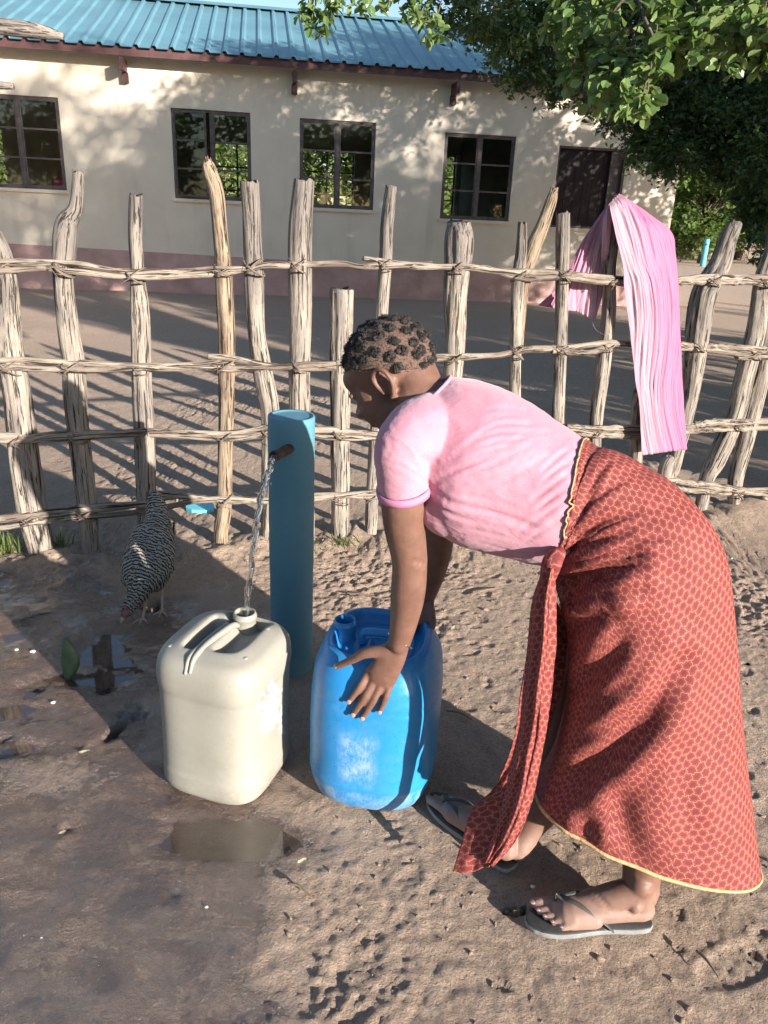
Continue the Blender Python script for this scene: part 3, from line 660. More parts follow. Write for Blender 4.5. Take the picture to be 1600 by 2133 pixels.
rails = [
 [(-420, 560, 8), (-60, 548, 8), (60, 547, 8), (130, 548, 9), (200, 556, 8), (290, 568, 8), (400, 565, 8), (480, 560, 7), (540, 557, 6)],
 [(-420, 575, 8), (-40, 566, 9), (60, 560, 8), (130, 563, 8), (280, 577, 8), (400, 573, 8), (470, 570, 7), (550, 553, 7), (620, 552, 8), (700, 549, 8), (760, 555, 8), (830, 551, 8), (900, 548, 6)],
 [(757, 538, 6), (800, 543, 8), (880, 556, 9), (960, 556, 8), (1050, 566, 8), (1130, 566, 8), (1190, 572, 8), (1300, 582, 8)],
 [(1000, 556, 6), (1090, 578, 8), (1180, 578, 8), (1290, 590, 8), (1400, 584, 8), (1500, 578, 8), (1600, 592, 7), (1720, 590, 7), (2500, 580, 8)],
 [(1400, 586, 7), (1470, 588, 8), (1560, 586, 8), (1640, 578, 8), (2900, 600, 8)],
 [(-420, 750, 8), (-40, 750, 8), (40, 750, 8), (150, 756, 8), (280, 762, 9), (400, 759, 8), (480, 752, 5)],
 [(-420, 775, 8), (-20, 765, 8), (100, 769, 9), (200, 769, 9), (290, 765, 9), (400, 765, 9), (500, 768, 8), (600, 762, 8), (700, 757, 8), (820, 750, 8)],
 [(432, 742, 5), (470, 745, 8), (540, 756, 7), (620, 768, 7), (700, 766, 7)],
 [(700, 756, 7), (900, 745, 9), (970, 743, 8), (1040, 738, 8), (1100, 728, 8), (1180, 724, 8), (1270, 714, 7), (1330, 717, 7)],
 [(1150, 732, 6), (1200, 735, 7), (1240, 732, 7), (1290, 717, 7), (1400, 724, 8), (1480, 728, 8), (1560, 738, 8), (1640, 744, 8), (2500, 740, 8)],
 [(1380, 716, 7), (1450, 720, 7), (1520, 723, 7), (1600, 728, 7), (1700, 735, 7), (2900, 750, 8)],
 [(-420, 905, 9), (-20, 908, 9), (60, 912, 9), (130, 905, 9), (220, 902, 7), (300, 896, 7), (420, 903, 7), (500, 900, 7), (560, 888, 6)],
 [(-100, 915, 7), (60, 918, 7), (170, 912, 7), (330, 905, 7), (480, 914, 8), (580, 900, 7), (690, 895, 8), (780, 904, 8), (900, 905, 8)],
 [(640, 905, 6), (700, 912, 7), (790, 912, 7), (1000, 905, 7), (1180, 897, 7), (1250, 905, 8), (1330, 902, 9), (1400, 895, 7)],
 [(1180, 888, 7), (1260, 892, 7), (1420, 888, 8), (1480, 882, 8), (1560, 880, 8), (1640, 876, 8), (2900, 860, 8)],
 [(1200, 903, 6), (1300, 908, 7), (1430, 898, 8), (1500, 893, 8), (1560, 892, 7), (1660, 890, 7), (2900, 880, 8)],
 [(-420, 1085, 8), (-40, 1082, 10), (60, 1073, 10), (160, 1062, 10), (290, 1050, 9), (370, 1034, 6)],
 [(-200, 1100, 6), (0, 1098, 7), (100, 1084, 7), (200, 1075, 8), (310, 1063, 7), (400, 1046, 8), (480, 1038, 8), (560, 1045, 7), (640, 1040, 7), (780, 1026, 8), (900, 1028, 7)],
 [(330, 1028, 6), (400, 1034, 7), (480, 1044, 7), (560, 1040, 7), (700, 1030, 7), (780, 1036, 7), (1000, 1030, 7), (1200, 1020, 7)],
 [(1100, 1020, 7), (1300, 1008, 7), (1390, 1001, 8), (1450, 1008, 9), (1520, 1018, 9), (1600, 1030, 8), (1700, 1040, 8), (2500, 1040, 8)],
 [(1380, 1014, 7), (1450, 1022, 7), (1540, 1028, 8), (1640, 1020, 7), (2900, 1010, 8)]]
for i, rl in enumerate(rails):
    pts = []; rad = []
    for j, (x, y, hw) in enumerate(rl):
        q = FP(x, y, -.045-.012*math.sin(j*1.9+i)); pts.append(q); z = q[1]*math.cos(PITCH)+(CH-q[2])*math.sin(PITCH); rad.append(hw*z/FPX)
    mb = MB(); L = sum(np.linalg.norm(pts[j+1]-pts[j]) for j in range(len(pts)-1))
    # gentle crookedness
    D = spline(np.hstack([np.array(pts), np.array(rad)[:, None]]), max(8, int(L/.1)))
    D[1:-1, 2] += rng.normal(0, .0016, len(D)-2); D[1:-1, 1] += rng.normal(0, .0015, len(D)-2); D[:, 3] *= .84*(1+rng.normal(0, .09, len(D)))
    tube(mb, D[:, :3], D[:, 3], m=16, n=int(L/.01), rough=.085, seed=i+30); mb.build('rail', M['rail'], fence)
for (x, y) in [(14, 555), (135, 558), (284, 572), (466, 566), (530, 556), (622, 553), (800, 550), (950, 557), (1080, 572), (1172, 572), (1272, 584), (1480, 584), (1585, 586),
               (24, 760), (152, 764), (295, 766), (470, 760), (624, 764), (945, 745), (1074, 732), (1167, 728), (1262, 722), (1452, 722), (1565, 736),
               (40, 912), (165, 908), (300, 902), (470, 905), (560, 898), (708, 900), (1240, 898), (1325, 902), (1530, 884),
               (66, 1078), (182, 1066), (305, 1058), (468, 1041), (708, 1034), (775, 1030), (1390, 1008), (1532, 1022)]:
    tie(x, y, 0, rng.uniform(.028, .036))

# grey timber ends that reach into view at the upper left
rack = thing('pole_rack', 'weathered log ends reaching into the yard at the upper left corner', 'pole rack', (-2.3, 3.4, 0))
mb = MB(); tube(mb, [P(-260, 20, 3.5), P(-60, 48, 3.5), (P(60, 62, 3.5)), P(132, 76, 3.5)], [.035, .032, .030, .012], m=24, n=60, rough=.09, seed=80); mb.build('log', M['woodgrey'], rack)
mb = MB(); tube(mb, [P(-260, 165, 3.5), P(-40, 174, 3.5), P(28, 180, 3.5)], [.024, .02, .012], m=20, n=40, rough=.09, seed=81); mb.build('log', M['woodgrey'], rack)
mb = MB(); tube(mb, [P(-255, 0, 3.54), P(-255, 600, 3.54), np.array((-2.2, 3.54, -.2))], [.05, .06, .06], m=20, n=60, rough=.07, seed=82); mb.build('post', M['woodgrey'], rack)

# ================================================================== TREES
def leaf_quads(mb, C, size, rs, hang=0.35, wide=.42, col=None, detail=False):
    n = len(C); size = np.broadcast_to(size, n)*rs.uniform(.7, 1.25, n)
    ax = rs.normal(0, 1, (n, 3)); ax[:, 2] = ax[:, 2]*.6-hang; ax /= np.linalg.norm(ax, axis=1)[:, None]
    up = rs.normal(0, .55, (n, 3)); up[:, 2] += 1.0; si = np.cross(ax, up); si /= np.linalg.norm(si, axis=1)[:, None]+1e-9
    no = np.cross(si, ax); L = size[:, None]; w = L*wide
    b = C; 
    if detail:
        prof = [(.0, .04), (.18, .55), (.42, .95), (.68, 1.0), (.88, .62)]
        P_ = [b+ax*L*t+si*w*.5*k+no*w*.16*k for t, k in prof]; Q_ = [b+ax*L*t-si*w*.5*k+no*w*.16*k for t, k in prof]
        Mm = [b+ax*L*t-no*L*.10*(t-.3)**2 for t, k in prof]; tip = b+ax*L*.99-no*L*.05
        V = np.stack(P_+Mm+Q_+[tip], 1); k = 16; F = []
        for i in range(4): F += [(i, i+1, i+6, i+5), (i+5, i+6, i+11, i+10)]
        F += [(4, 15, 9), (9, 15, 14)]
    else:
        V = np.stack([b, b+ax*L*.45+si*w*.5+no*w*.12, b+ax*L, b+ax*L*.45-si*w*.5+no*w*.12], 1); k = 4; F = [(0, 1, 2), (0, 2, 3)]
    cc = rs.uniform(0, 1, n) if col is None else np.clip(col+rs.normal(0, .18, n), 0, 1)
    g = np.zeros((n, k, 3)); g[:, :, 0] = cc[:, None]
    base = (np.arange(n)*k)[:, None]; FF = []
    for f in F: FF.append(base+np.array(f)[None, :])
    faces = []
    for a in FF: faces += [tuple(r) for r in a.tolist()]
    mb.add(V.reshape(-1, 3), faces, g.reshape(-1, 3))
def clump(mb, c, r, n, size, rs, sub=18, flat=.75, detail=False, wide=.42, hang=.35, tone=None):
    c = np.asarray(c, float); cen = rs.normal(0, 1, (sub, 3)); cen /= np.linalg.norm(cen, axis=1)[:, None]; cen *= (rs.uniform(.15, 1, sub)**.5)[:, None]*r; cen[:, 2] *= flat
    k = rs.integers(0, sub, n); off = rs.normal(0, r*.17, (n, 3)); tn = rs.uniform(0, 1, sub)
    leaf_quads(mb, c+cen[k]+off, size, rs, hang, wide, tn[k] if tone is None else np.full(n, tone), detail)
def limb(mb, a, b, r0, r1, sag=.15, seed=0, m=10):
    a = np.array(a, float); b = np.array(b, float); L = np.linalg.norm(b-a); rr = np.random.default_rng(seed)
    p = [a+(b-a)*t+np.array([rr.normal(0, .05*L), rr.normal(0, .05*L), sag*L*math.sin(math.pi*t)]) for t in (.33, .66)]
    tube(mb, [a]+p+[b], [r0, r0*.7+r1*.3, r0*.35+r1*.65, r1], m=m, n=max(8, int(L/.12)), rough=.06, seed=seed)

rs = np.random.default_rng(21)
big = thing('spreading_tree', 'large dark green tree with low drooping crown at the right, glossy leaves hanging in front', 'tree', (7.2, 8.6, 0))
TB = np.array((7.2, 8.6, 0)); mb = MB()
tube(mb, [TB+(0, 0, -.3), TB+(0, 0, .3), TB+(-.1, 0, 1.2), TB+(-.35, -.1, 2.3)], [.42, .33, .28, .24], m=24, n=30, rough=.09, seed=3)
view_cl = [(930, 6, 6.2, .20, .6), (985, 35, 6.2, .24, .7), (1040, 70, 6.5, .22, 1), (1090, 40, 7, .42, 1), (1095, 150, 6.8, .2, .8), (1150, 0, 7, .4, 1), (1180, 90, 7, .42, 1), (1175, 185, 6.8, .16, .7), (1245, 60, 7.4, .5, 1), (1230, 190, 7.0, .22, .8),
    (1290, 190, 7.4, .34, 1), (1330, 60, 7.6, .6, 1.1), (1380, 210, 7.6, .48, 1.1), (1350, 290, 7.3, .26, .9), (1400, 330, 7.2, .22, .8), (1330, 345, 7.0, .10, .3), (1430, 80, 8, .65, 1.2), (1470, 220, 7.8, .55, 1.2), (1450, 315, 7.6, .20, .8), (1530, 100, 8, .7, 1.2),
    (1540, 260, 7.8, .5, 1.2), (1600, 190, 8, .7, 1.2), (1610, 330, 7.5, .42, 1.0), (1590, 400, 7.0, .2, .8), (1600, 450, 6.9, .2, .8), (1575, 500, 6.7, .11, .5), (1545, 330, 7.5, .22, .8), (1420, 270, 7.5, .45, 1.1), (1500, 345, 7.3, .20, .8), (1570, 270, 7.2, .5, 1.1), (1560, 420, 6.9, .17, .7), (1590, 345, 6.8, .3, .9), (1600, 540, 6.6, .12, .5), (1680, 400, 7.4, .6, 1.2), (1700, 150, 8, .8, 1.2)]
cl = [(P(a, b, c), r, w) for a, b, c, r, w in view_cl]
tries = 0; off = []
while len(off) < 50 and tries < 6000:
    tries += 1; d = rs.normal(0, 1, 3); d /= np.linalg.norm(d); d *= rs.uniform(.55, 1)**.4
    c = np.array((7.4, 9.0, 5.0))+d*np.array((5.0, 4.4, 2.9)); r = rs.uniform(.55, .95)
    if c[2] < 1.9: continue
    q = proj(c); z = math.hypot(c[0], c[1]); pr = r*1.25*FPX/z
    if q[0]-pr < 1090+max(0, q[1])*1.1 and q[1]+pr > -30: continue
    if q[1]+pr > 330 and q[0]-pr < 1600: continue
    off.append((c, r, 1.0))
for i, (c, r, w) in enumerate(cl+off):
    f = MB(); n = int((2300 if i < len(cl) else 620)*w*(r/.5)**1.5) if i < len(cl) else int(620*(r/.6)**2)
    f = MB(); clump(f, c, r, max(120, int(n*1.5) if i < len(cl) else n), .055 if i < len(cl) else .13, rs, sub=int(14+30*r), flat=.8, wide=.48)
    if i == 0: crown_mbs = []
    crown_mbs.append(f)
    if r > .3 and i % 2 == 0: limb(mb, TB+(-.35, -.1, 2.2), c, .10, .012, .08, i)
    elif r > .15: 
        j = min(range(len(cl)), key=lambda k: np.linalg.norm(cl[k][0]-c) if (cl[k][1] > .3 and k != i) else 99); limb(mb, cl[j][0], c, .018, .004, .05, i, 5)
crown = MB()
for f in crown_mbs: crown.add(np.concatenate(f.v), f.f, np.concatenate(f.g))
crown.build('crown', M['leaf'], big, False)
# a limb that arches forward over the fence with sunlit leaves
near_cl = [(1190, 60, 3.7, .10), (1165, 10, 3.8, .12), (1215, 90, 3.6, .10), (1250, 70, 3.6, .13), (1215, 165, 3.5, .07), (1265, 170, 3.4, .11), (1250, 30, 3.6, .15), (1315, 110, 3.4, .10), (1300, 160, 3.3, .12), (1335, 175, 3.2, .09), (1335, 215, 3.1, .055), (1285, 205, 3.2, .05), (1350, 120, 3.2, .09), (1340, 25, 3.4, .16),
    (1395, 60, 3.3, .11), (1440, 40, 3.3, .14), (1420, 110, 3.3, .06), (1450, 90, 3.2, .08), (1520, 50, 3.3, .13), (1530, 90, 3.2, .08), (1580, 60, 3.2, .12), (1575, 120, 3.2, .05), (1500, 10, 3.4, .14), (1600, 20, 3.2, .15), (1640, 90, 3.1, .14), (1235, 5, 3.8, .14)]
near = MB(); A0 = np.array((2.6, 3.9, 3.35))
limb(mb, TB+(-.3, -.1, 2.25), A0, .14, .045, .2, 500, 12); limb(mb, A0, P(1450, -90, 3.4), .04, .02, .05, 501, 8); limb(mb, P(1450, -90, 3.4), P(1200, -40, 3.7), .02, .008, .05, 502, 8); limb(mb, P(1450, -90, 3.4), P(1620, -30, 3.2), .02, .008, .05, 503, 8)
limb(mb, P(1330, -50, 3.4), P(1340, 190, 3.15), .009, .003, .03, 504, 6); limb(mb, P(1330, -50, 3.5), P(1200, 110, 3.6), .008, .003, .03, 505, 6); limb(mb, P(1500, -40, 3.3), P(1540, 90, 3.25), .008, .003, .03, 506, 6); limb(mb, P(1300, 60, 3.4), P(1215, 170, 3.5), .005, .002, .03, 507, 6)
for i, (a, b, c, r) in enumerate(near_cl):
    q = P(a, b, c); clump(near, q, r, int(30+360*r), .054, rs, sub=7, flat=.9, detail=True, wide=.68, hang=.75)
    limb(mb, q+(0.02, .02, r*1.2), q-(0, 0, r*.6), .0035, .0015, .1, 600+i, 5)
for a, b, c, r, n in [(668, 8, 4.1, .10, 60), (640, 22, 4.1, .04, 26), (700, 12, 4.1, .04, 28), (672, 45, 4.1, .05, 26), (650, 55, 4.1, .02, 10), (830, 8, 4.3, .09, 60), (875, 20, 4.3, .09, 70), (905, 55, 4.4, .06, 40), (760, -30, 4.2, .14, 60)]:
    q = P(a, b, c); clump(near, q, r, n, .05, rs, sub=6, flat=.9, detail=True, wide=.5, hang=.8); limb(mb, q+(0.05, .02, .35), q, .005, .002, .1, 700+a, 5)
limb(mb, P(1200, -40, 3.7), P(640, -60, 4.1)+(0, 0, .15), .012, .006, .03, 508, 8)
near.build('hanging_leaves', M['leafnear'], big, False)
mb.build('trunk', M['bark'], big)

def plain_tree(name, label, base, h, crad, ncl, nleaf, size, mat, seed, rtr=.14, group=None, zlo=.35, cr=(.28, .45)):
    r = np.random.default_rng(seed); base = np.array(base, float); t = thing(name, label, 'tree', base, group)
    w = MB(); top = base+np.array((r.normal(0, .2), r.normal(0, .2), h*.45)); tube(w, [base-(0, 0, .3), base+(0, 0, h*.15), top], [rtr*1.3, rtr, rtr*.7], m=14, n=16, rough=.08, seed=seed)
    c_ = MB()
    for k in range(ncl):
        d = r.normal(0, 1, 3); d /= np.linalg.norm(d); d *= r.uniform(.3, 1)**.5; c = base+np.array((0, 0, h*(zlo+1)/2))+d*np.array((crad, crad, h*(1-zlo)/2))*.8
        rr = crad*r.uniform(*cr); clump(c_, c, rr, nleaf, size, r, sub=14, flat=.8, wide=.5); limb(w, top-(0, 0, h*.1), c, rtr*.35, .012, .08, seed+k, 6)
    w.build('trunk', M['bark'], t); c_.build('crown', M[mat], t, False); return t
# a second tree beyond the right edge of the view: it shades the yard and dapples the wall
plain_tree('yard_tree', 'tall leafy yard tree just outside the right edge of view', (8.0, 2.6, 0), 8.3, 2.25, 46, 330, .16, 'leaf', 5, .25, zlo=.05)
plain_tree('yard_tree', 'broad yard tree farther outside the right edge of view', (12.2, 2.0, 0), 8.6, 3.4, 50, 300, .19, 'leaf', 6, .28, zlo=.22)
plain_tree('yard_bush', 'dense leafy bush just outside the right edge of view', (7.7, .9, 0), 3.9, 1.35, 30, 420, .10, 'leaf', 9, .12, zlo=.02)
plain_tree('yard_tree', 'tall high crowned yard tree outside the lower right edge of view', (9.6, -2.4, 0), 9.3, 2.3, 34, 210, .17, 'leaf', 8, .2, zlo=.55)
# trees beyond the yard on the right
fl = ['pale green bushy tree nearest the far stick fence', 'tall yellow green tree behind the far stick fence', 'dark rounded tree at the end of the far fence', 'leafy tree behind the right corner of the building', 'far green tree between building corner and drooping branches']
for i, (px, Y, h, cr_) in enumerate([(1470, 33, 4.3, 2.6), (1545, 38, 5.5, 3.2), (1640, 34, 6.0, 3.4), (1395, 44, 5.4, 3.2), (1500, 50, 7.0, 4.2)]):
    g = P(px, 500, Y); plain_tree('background_tree', fl[i], (g[0], Y, 0), h, cr_, 26, 420, .24, 'leaffar', 40+i, .16, 'trees beyond the far fence', zlo=.08)
# trees behind the building that show through the panes
for i, (u, y) in enumerate([(-17, 27), (-9.5, 29), (-2, 28), (5, 27), (9.5, 31)]):
    q = BM[0]@np.array([u, y, 0])+BM[1]
    plain_tree('rear_tree', ['green tree behind the building seen through the leftmost window', 'green tree behind the building seen through the half open window', 'green tree behind the building seen through the third window', 'yellow green tree behind the building seen through the fourth window', 'green tree behind the building near its right end'][i], q, 8.0, 5.0, 40, 420, .36, 'leafrear', 60+i, .13, 'trees behind the building', zlo=.0)
# distant fence and standpipe
ff = MB(); ea = G(1395, 536); eb = G(1660, 546)
for k in range(150):
    t = k/149; q = ea+(eb-ea)*t; h = 1.15+rng.uniform(-.18, .22)
    tube(ff, [q+(0, 0, -.1), q+(rng.normal(0, .05), 0, h*.5), q+(rng.normal(0, .09), 0, h)], [.035, .035, .022], m=5, n=4)
for z in (.45, .9): tube(ff, [ea+(0, 0, z), (ea+eb)/2+(0, 0, z+.05), eb+(0, 0, z)], [.03]*3, m=5, n=20)
tag(ff.build('far_fence', M['rail']), 'distant pale stick fence across the yard at the right', 'fence')
q = G(1463, 555); mb = MB(); tube(mb, [q+(0, 0, -.1), q+(0, 0, .98)], [.10, .10], m=20, n=6)
M['pipefar'] = simple('light_blue_pipe', (.10, .42, .52), .5, .1, 5, 0)
fp = thing('standpipe', 'small light blue standpipe standing far off near the distant fence', 'water pipe', q); mb.build('pipe', M['pipefar'], fp)
mb = MB(); tube(mb, [q+(0, -.09, .8), q+(-.1, -.25, .78)], [.025, .025], m=10, n=4); mb.build('spout', M['rust'], fp)

# ================================================================== STANDPIPE AND WATER
pb = np.array((-.298, 2.30, 0)); pipe = thing('standpipe', 'upright dark blue pipe with a short rusty spout pouring water', 'water pipe', pb)
mb = MB(); PH = .90; m = 56; zs = [-.2, 0, .01, .03, .1, .2, .3, .36, .40, .45, .6, .7, .8, .87, PH-.004, PH]; th = np.linspace(0, 2*math.pi, m, endpoint=False)
V = []; 
for z in zs:
    r = .0715+(.0012 if z >= .40 else 0)-(.002 if z == PH else 0)
    V.append(np.stack([pb[0]+r*np.cos(th), pb[1]+r*np.sin(th), np.full(m, z)], 1))
for r, z in ((.064, PH-.001), (.0625, PH-.004), (.06, PH-.0045), (.03, PH-.003)): V.append(np.stack([pb[0]+r*np.cos(th), pb[1]+r*np.sin(th), np.full(m, z)], 1))
V = np.concatenate(V); F = grid_faces(len(zs)+4, m); F.append(tuple((len(zs)+3)*m+j for j in range(m))); mb.add(V, F); mb.build('pipe', M['pipe'], pipe)
S0 = P(601, 935, 2.225); S1 = P(572, 950, 2.125)
mb = MB(); tube(mb, [S0+(S0-S1)*.2, S1], [.0148, .0148], m=20, n=10, rough=.05)
dr = (S1-S0)/np.linalg.norm(S1-S0)
sp = mb.build('spout', M['rust'], pipe)
mb = MB(); th = np.linspace(0, 2*math.pi, 20, endpoint=False); T, A, B = frames(np.array([S0, S1])); 
rg = [S1+dr*t+np.outer(np.cos(th), A[0])*r+np.outer(np.sin(th), B[0])*r for t, r in ((-.012, .016), (.003, .0165), (.004, .011), (-.03, .010))]
mb.add(np.concatenate(rg), grid_faces(4, 20)+[tuple(60+j for j in range(20))]); mb.build('spout_rim', M['rust'], sp)
# ================================================================== CONTAINERS
def container(name, label, cat, c, rot, ax, ay, H, npow, mat, topf, zprof, group=None):
    """rings of a superellipse up the side, then rings running in over the top with their own relief"""
    t = thing(name, label, cat, (c[0], c[1], 0), group); mb = MB(); m = 144; th = np.linspace(0, 2*math.pi, m, endpoint=False)
    ct, st = np.cos(th), np.sin(th); r = (np.abs(ct)**npow+np.abs(st)**npow)**(-1/npow); sx, sy = ct*r, st*r
    rings = []
    for k in range(10): s = (k+.5)/10; rings.append((sx*ax*zprof[0][1]*s, sy*ay*zprof[0][1]*s, np.full(m, zprof[0][0]+.012*(1-s))))
    zz = np.array([z for z, s in zprof]); ss = np.array([s for z, s in zprof]); n = 90
    tt = np.linspace(0, 1, n); L = np.concatenate([[0], np.cumsum(np.hypot(np.diff(zz), np.diff(ss)*ax))]); L /= L[-1]
    Z = np.interp(tt, L, zz); S = np.interp(tt, L, ss)
    for k in range(2): Z[1:-1] = .25*Z[:-2]+.5*Z[1:-1]+.25*Z[2:]; S[1:-1] = .25*S[:-2]+.5*S[1:-1]+.25*S[2:]
    for z, s in zip(Z, S): rings.append((sx*ax*s, sy*ay*s, np.full(m, z)))
    s1 = S[-1]; 
    for k in range(1, 60):
        s = s1*(1-k/60); x, y = sx*ax*s, sy*ay*s; rings.append((x, y, Z[-1]+topf(x, y, s/s1)))
    V = np.concatenate([np.stack(q, 1) for q in rings]); nr = len(rings)
    # dents and wobble
    V = V+np.stack([.0022*fbm(V*6+3, 2, 60), .0022*fbm(V*6+9, 2, 61), .0008*fbm(V*6+5, 2, 62)], 1)
    cr, sr = math.cos(rot), math.sin(rot); V = V@np.array([[cr, sr, 0], [-sr, cr, 0], [0, 0, 1]])+np.array([c[0], c[1], 0])
    F = grid_faces(nr, m)+[tuple((nr-1)*m+j for j in range(m)), tuple(range(m))[::-1]]
    mb.add(V, F); o = mb.build('body', mat, t)
    def loc(x, y, z): return np.array([c[0]+x*cr-y*sr, c[1]+x*sr+y*cr, z])
    return t, o, V, F, loc
def neck(loc, x, y, z0, z1, r, mat, parent, name='neck'):
    mb = MB(); th = np.linspace(0, 2*math.pi, 40, endpoint=False); pr = [(z0, r*1.12), (z0+.006, r*1.02), (z1-.018, r), (z1-.016, r*1.09), (z1-.008, r*1.09), (z1-.006, r), (z1, r), (z1+.001, r*.9), (z1-.004, r*.84), (z0-.01, r*.82)]
    V = np.concatenate([np.array([loc(x+q*math.cos(a), y+q*math.sin(a), z) for a in th]) for z, q in pr]); 
    mb.add(V, grid_faces(len(pr), 40)); return mb.build(name, mat, parent)
def sm(a, w): return 1/(1+np.exp(-a/w))
# beige: local x runs along the near-left face, local y runs back to the neck
BX, BY, BH = .152, .155, .43
def top_beige(x, y, s):
    y = y-.008; rim = .012*np.sin(np.pi*np.clip((1-s)*3.0, 0, 1)*.5)
    well = sm(.030-np.abs(x-.047), .004)*sm(y+.092, .006)*sm(.20-y, .005); well = well*sm(.082-np.hypot((x-.012), np.minimum(y+.012, 0)), .005)
    slot = sm(.0175-np.abs(x+.050), .0025)*sm(.078-np.abs(y+.018), .004)
    ring = sm(.046-np.hypot(x-.011, y-.092), .004); cut = sm(y-.085, .006)*sm(.050-np.abs(x-.011), .005)
    return rim-.036*well-.042*slot*(1-well)-.036*np.maximum(ring, cut)*(1-slot)*(1-well*.9)
zpb = [(.0, .80), (.004, .89), (.016, .965), (.034, .992), (.076, .995), (.082, .978), (.322, .985), (.329, 1.004), (.350, 1.018), (.378, 1.012), (.400, .985), (.415, .935), (.425, .87), (.430, .79)]
bt, bo, bV, bF, bl = container('jerrycan', 'cloudy cream jerrycan filling under the water stream', 'jerrycan', (-.407, 1.766), R(-18), BX, BY, BH, 3.7, M['beige'], top_beige, zpb)
nk_ = neck(bl, .011, .092, .402, .458, .0300, M['beige'], bt)
mb = MB()                                              # moulded bars between slot and well
tube(mb, [bl(-.012, -.149, .405), bl(-.013, -.125, .432), bl(-.011, -.07, .440), bl(-.005, -.01, .442), bl(.002, .042, .440), bl(.006, .062, .430)], [.004, .0065, .0085, .0085, .0085, .006], m=14, n=50, caps='round', flat=1.1)
tube(mb, [bl(-.025, -.151, .400), bl(-.027, -.125, .430), bl(-.025, -.07, .4365), bl(-.022, -.01, .4375), bl(-.018, .05, .436)], [.004, .0065, .0075, .0075, .006], m=14, n=50, caps='round')
mb.build('handle', M['beige'], bt)
mb = MB(); th = np.linspace(0, 2*math.pi, 28, endpoint=False); mb.add([bl(.011+.026*math.cos(a), .092+.026*math.sin(a), .434) for a in th]+[bl(.011, .092, .434)], [(j, (j+1) % 28, 28) for j in range(28)]); mb.build('water_inside', M['puddle'], nk_, False)
bvb = BVHTree.FromPolygons(bV.tolist(), bF)
for x, y in ((-.118, .046), (-.104, -.095), (.104, -.078), (.093, .066)):
    mb = MB(); hz_ = bvb.ray_cast(Vector(bl(x, y, .6)), Vector((0, 0, -1)))[0]; ellipsoid(mb, hz_, [(.0065, 0, 0), (0, .0065, 0), (0, 0, .0024)], 8, 14); mb.build('moulded_pip', M['beige'], bt)
# remains of a torn label on the right-hand face
def on_surface(V, F, fn, nu, nv, off, keep=None):
    bvh = BVHTree.FromPolygons(V.tolist(), F); q = []
    for i in range(nv):
        for j in range(nu):
            h = hit(bvh, *fn(j/(nu-1), i/(nv-1))); q.append(None if h is None else h[0]+h[1]*off)
    return q
pl = on_surface(bV, bF, lambda a, b: (534+a*(54+4*b)+3*math.sin(b*9), 1412+b*128+10*(1-a)), 60, 120, .0007)
mb = MB(); idx = {}; vv = []; ff_ = []
for i in range(119):
    for j in range(59):
        ks = [i*60+j, i*60+j+1, (i+1)*60+j+1, (i+1)*60+j]
        nn = fbm(np.array([[j*.12, i*.09, 2.]]), 5, 77)[0]; rq = max(abs(j-30)/30, abs(i-60)/60)
        if any(pl[k] is None for k in ks) or nn+.55-1.0*rq**2.5 < 0: continue
        for k in ks:
            if k not in idx: idx[k] = len(vv); vv.append(pl[k])
        ff_.append(tuple(idx[k] for k in ks))
if vv: mb.add(vv, ff_[:]); mb.build('torn_label', M['residue'], bt)
# blue
def top_blue(x, y, s):
    rim = .006*np.exp(-((s-.90)/.05)**2)
    well = -.032*sm(.84-s, .016)
    isl = .020*sm(.045-np.abs(x-.01), .004)*sm(.030-np.abs(y+.01), .004)
    hole = -.020*sm(.034-np.abs(x-.012), .003)*sm(.016-np.abs(y+.012), .003)
    ring = .004*np.exp(-((s-.66)/.025)**2)
    return rim+well+isl+hole+ring
zpu = [(.0, .74), (.003, .82), (.012, .88), (.042, .945), (.080, .985), (.087, 1.0), (.093, .985), (.11, .985), (.23, .995), (.325, .985), (.330, .968), (.342, .975), (.386, .945), (.415, .885), (.436, .82), (.448, .76)]
ut, uo, uV, uF, ul = container('blue_drum', 'round shouldered blue plastic drum under her hand, scuffed pale on its side', 'plastic drum', (.006, 1.780), R(-9), .1755, .189, .448, 2.9, M['blue'], top_blue, zpu)
neck(ul, -.100, .012, .416, .474, .0285, M['blue'], ut)
mb = MB(); tube(mb, [ul(-.048, -.01, .426), ul(-.046, -.01, .452), ul(-.02, -.012, .460), ul(.04, -.012, .460), ul(.062, -.01, .452), ul(.064, -.01, .426)], [.010]*6, m=14, n=50, caps='round', flat=1.2); mb.build('handle', M['blue'], ut)
# falling water
nk = bl(.011, .092, .436); pth = []
v0 = S1+dr*.0; T_ = 1.0
for k in range(9):
    s = k/8; q = v0+(nk-v0)*s; q[2] = v0[2]+(nk[2]-v0[2])*(.12*s+.88*s*s); pth.append(q)
mb = MB()
for j, (ra, ph) in enumerate(((.0085, 0), (.006, 2.2), (.0045, 4.1))):
    c = spline(np.array(pth), 70); t = np.linspace(0, 1, 70)
    c = c+np.stack([np.sin(t*9+ph)*.0022*(1+t)+.002*np.sin(t*41+ph*3), np.cos(t*11+ph)*.002, 0*t], 1); r = ra*(1-.4*t)*(1+.22*np.sin(t*31+ph*2)+.25*np.sin(t*73+ph*5))
    tube(mb, c, r, m=10, n=160)
Vw, Fw = mb.v, mb.f
for k in range(26):
    t = rng.uniform(.15, 1); q = np.array(pth[0])*0+spline(np.array(pth), 101)[int(t*100)]+rng.normal(0, .009, 3); ellipsoid(mb, q, [(.0022, 0, 0), (0, .0022, 0), (0, 0, .004)], 5, 6)
tag(mb.build('water_stream', M['stream'], None, True, False), 'clear water falling from the rusty spout into the cream jerrycan', 'water stream')

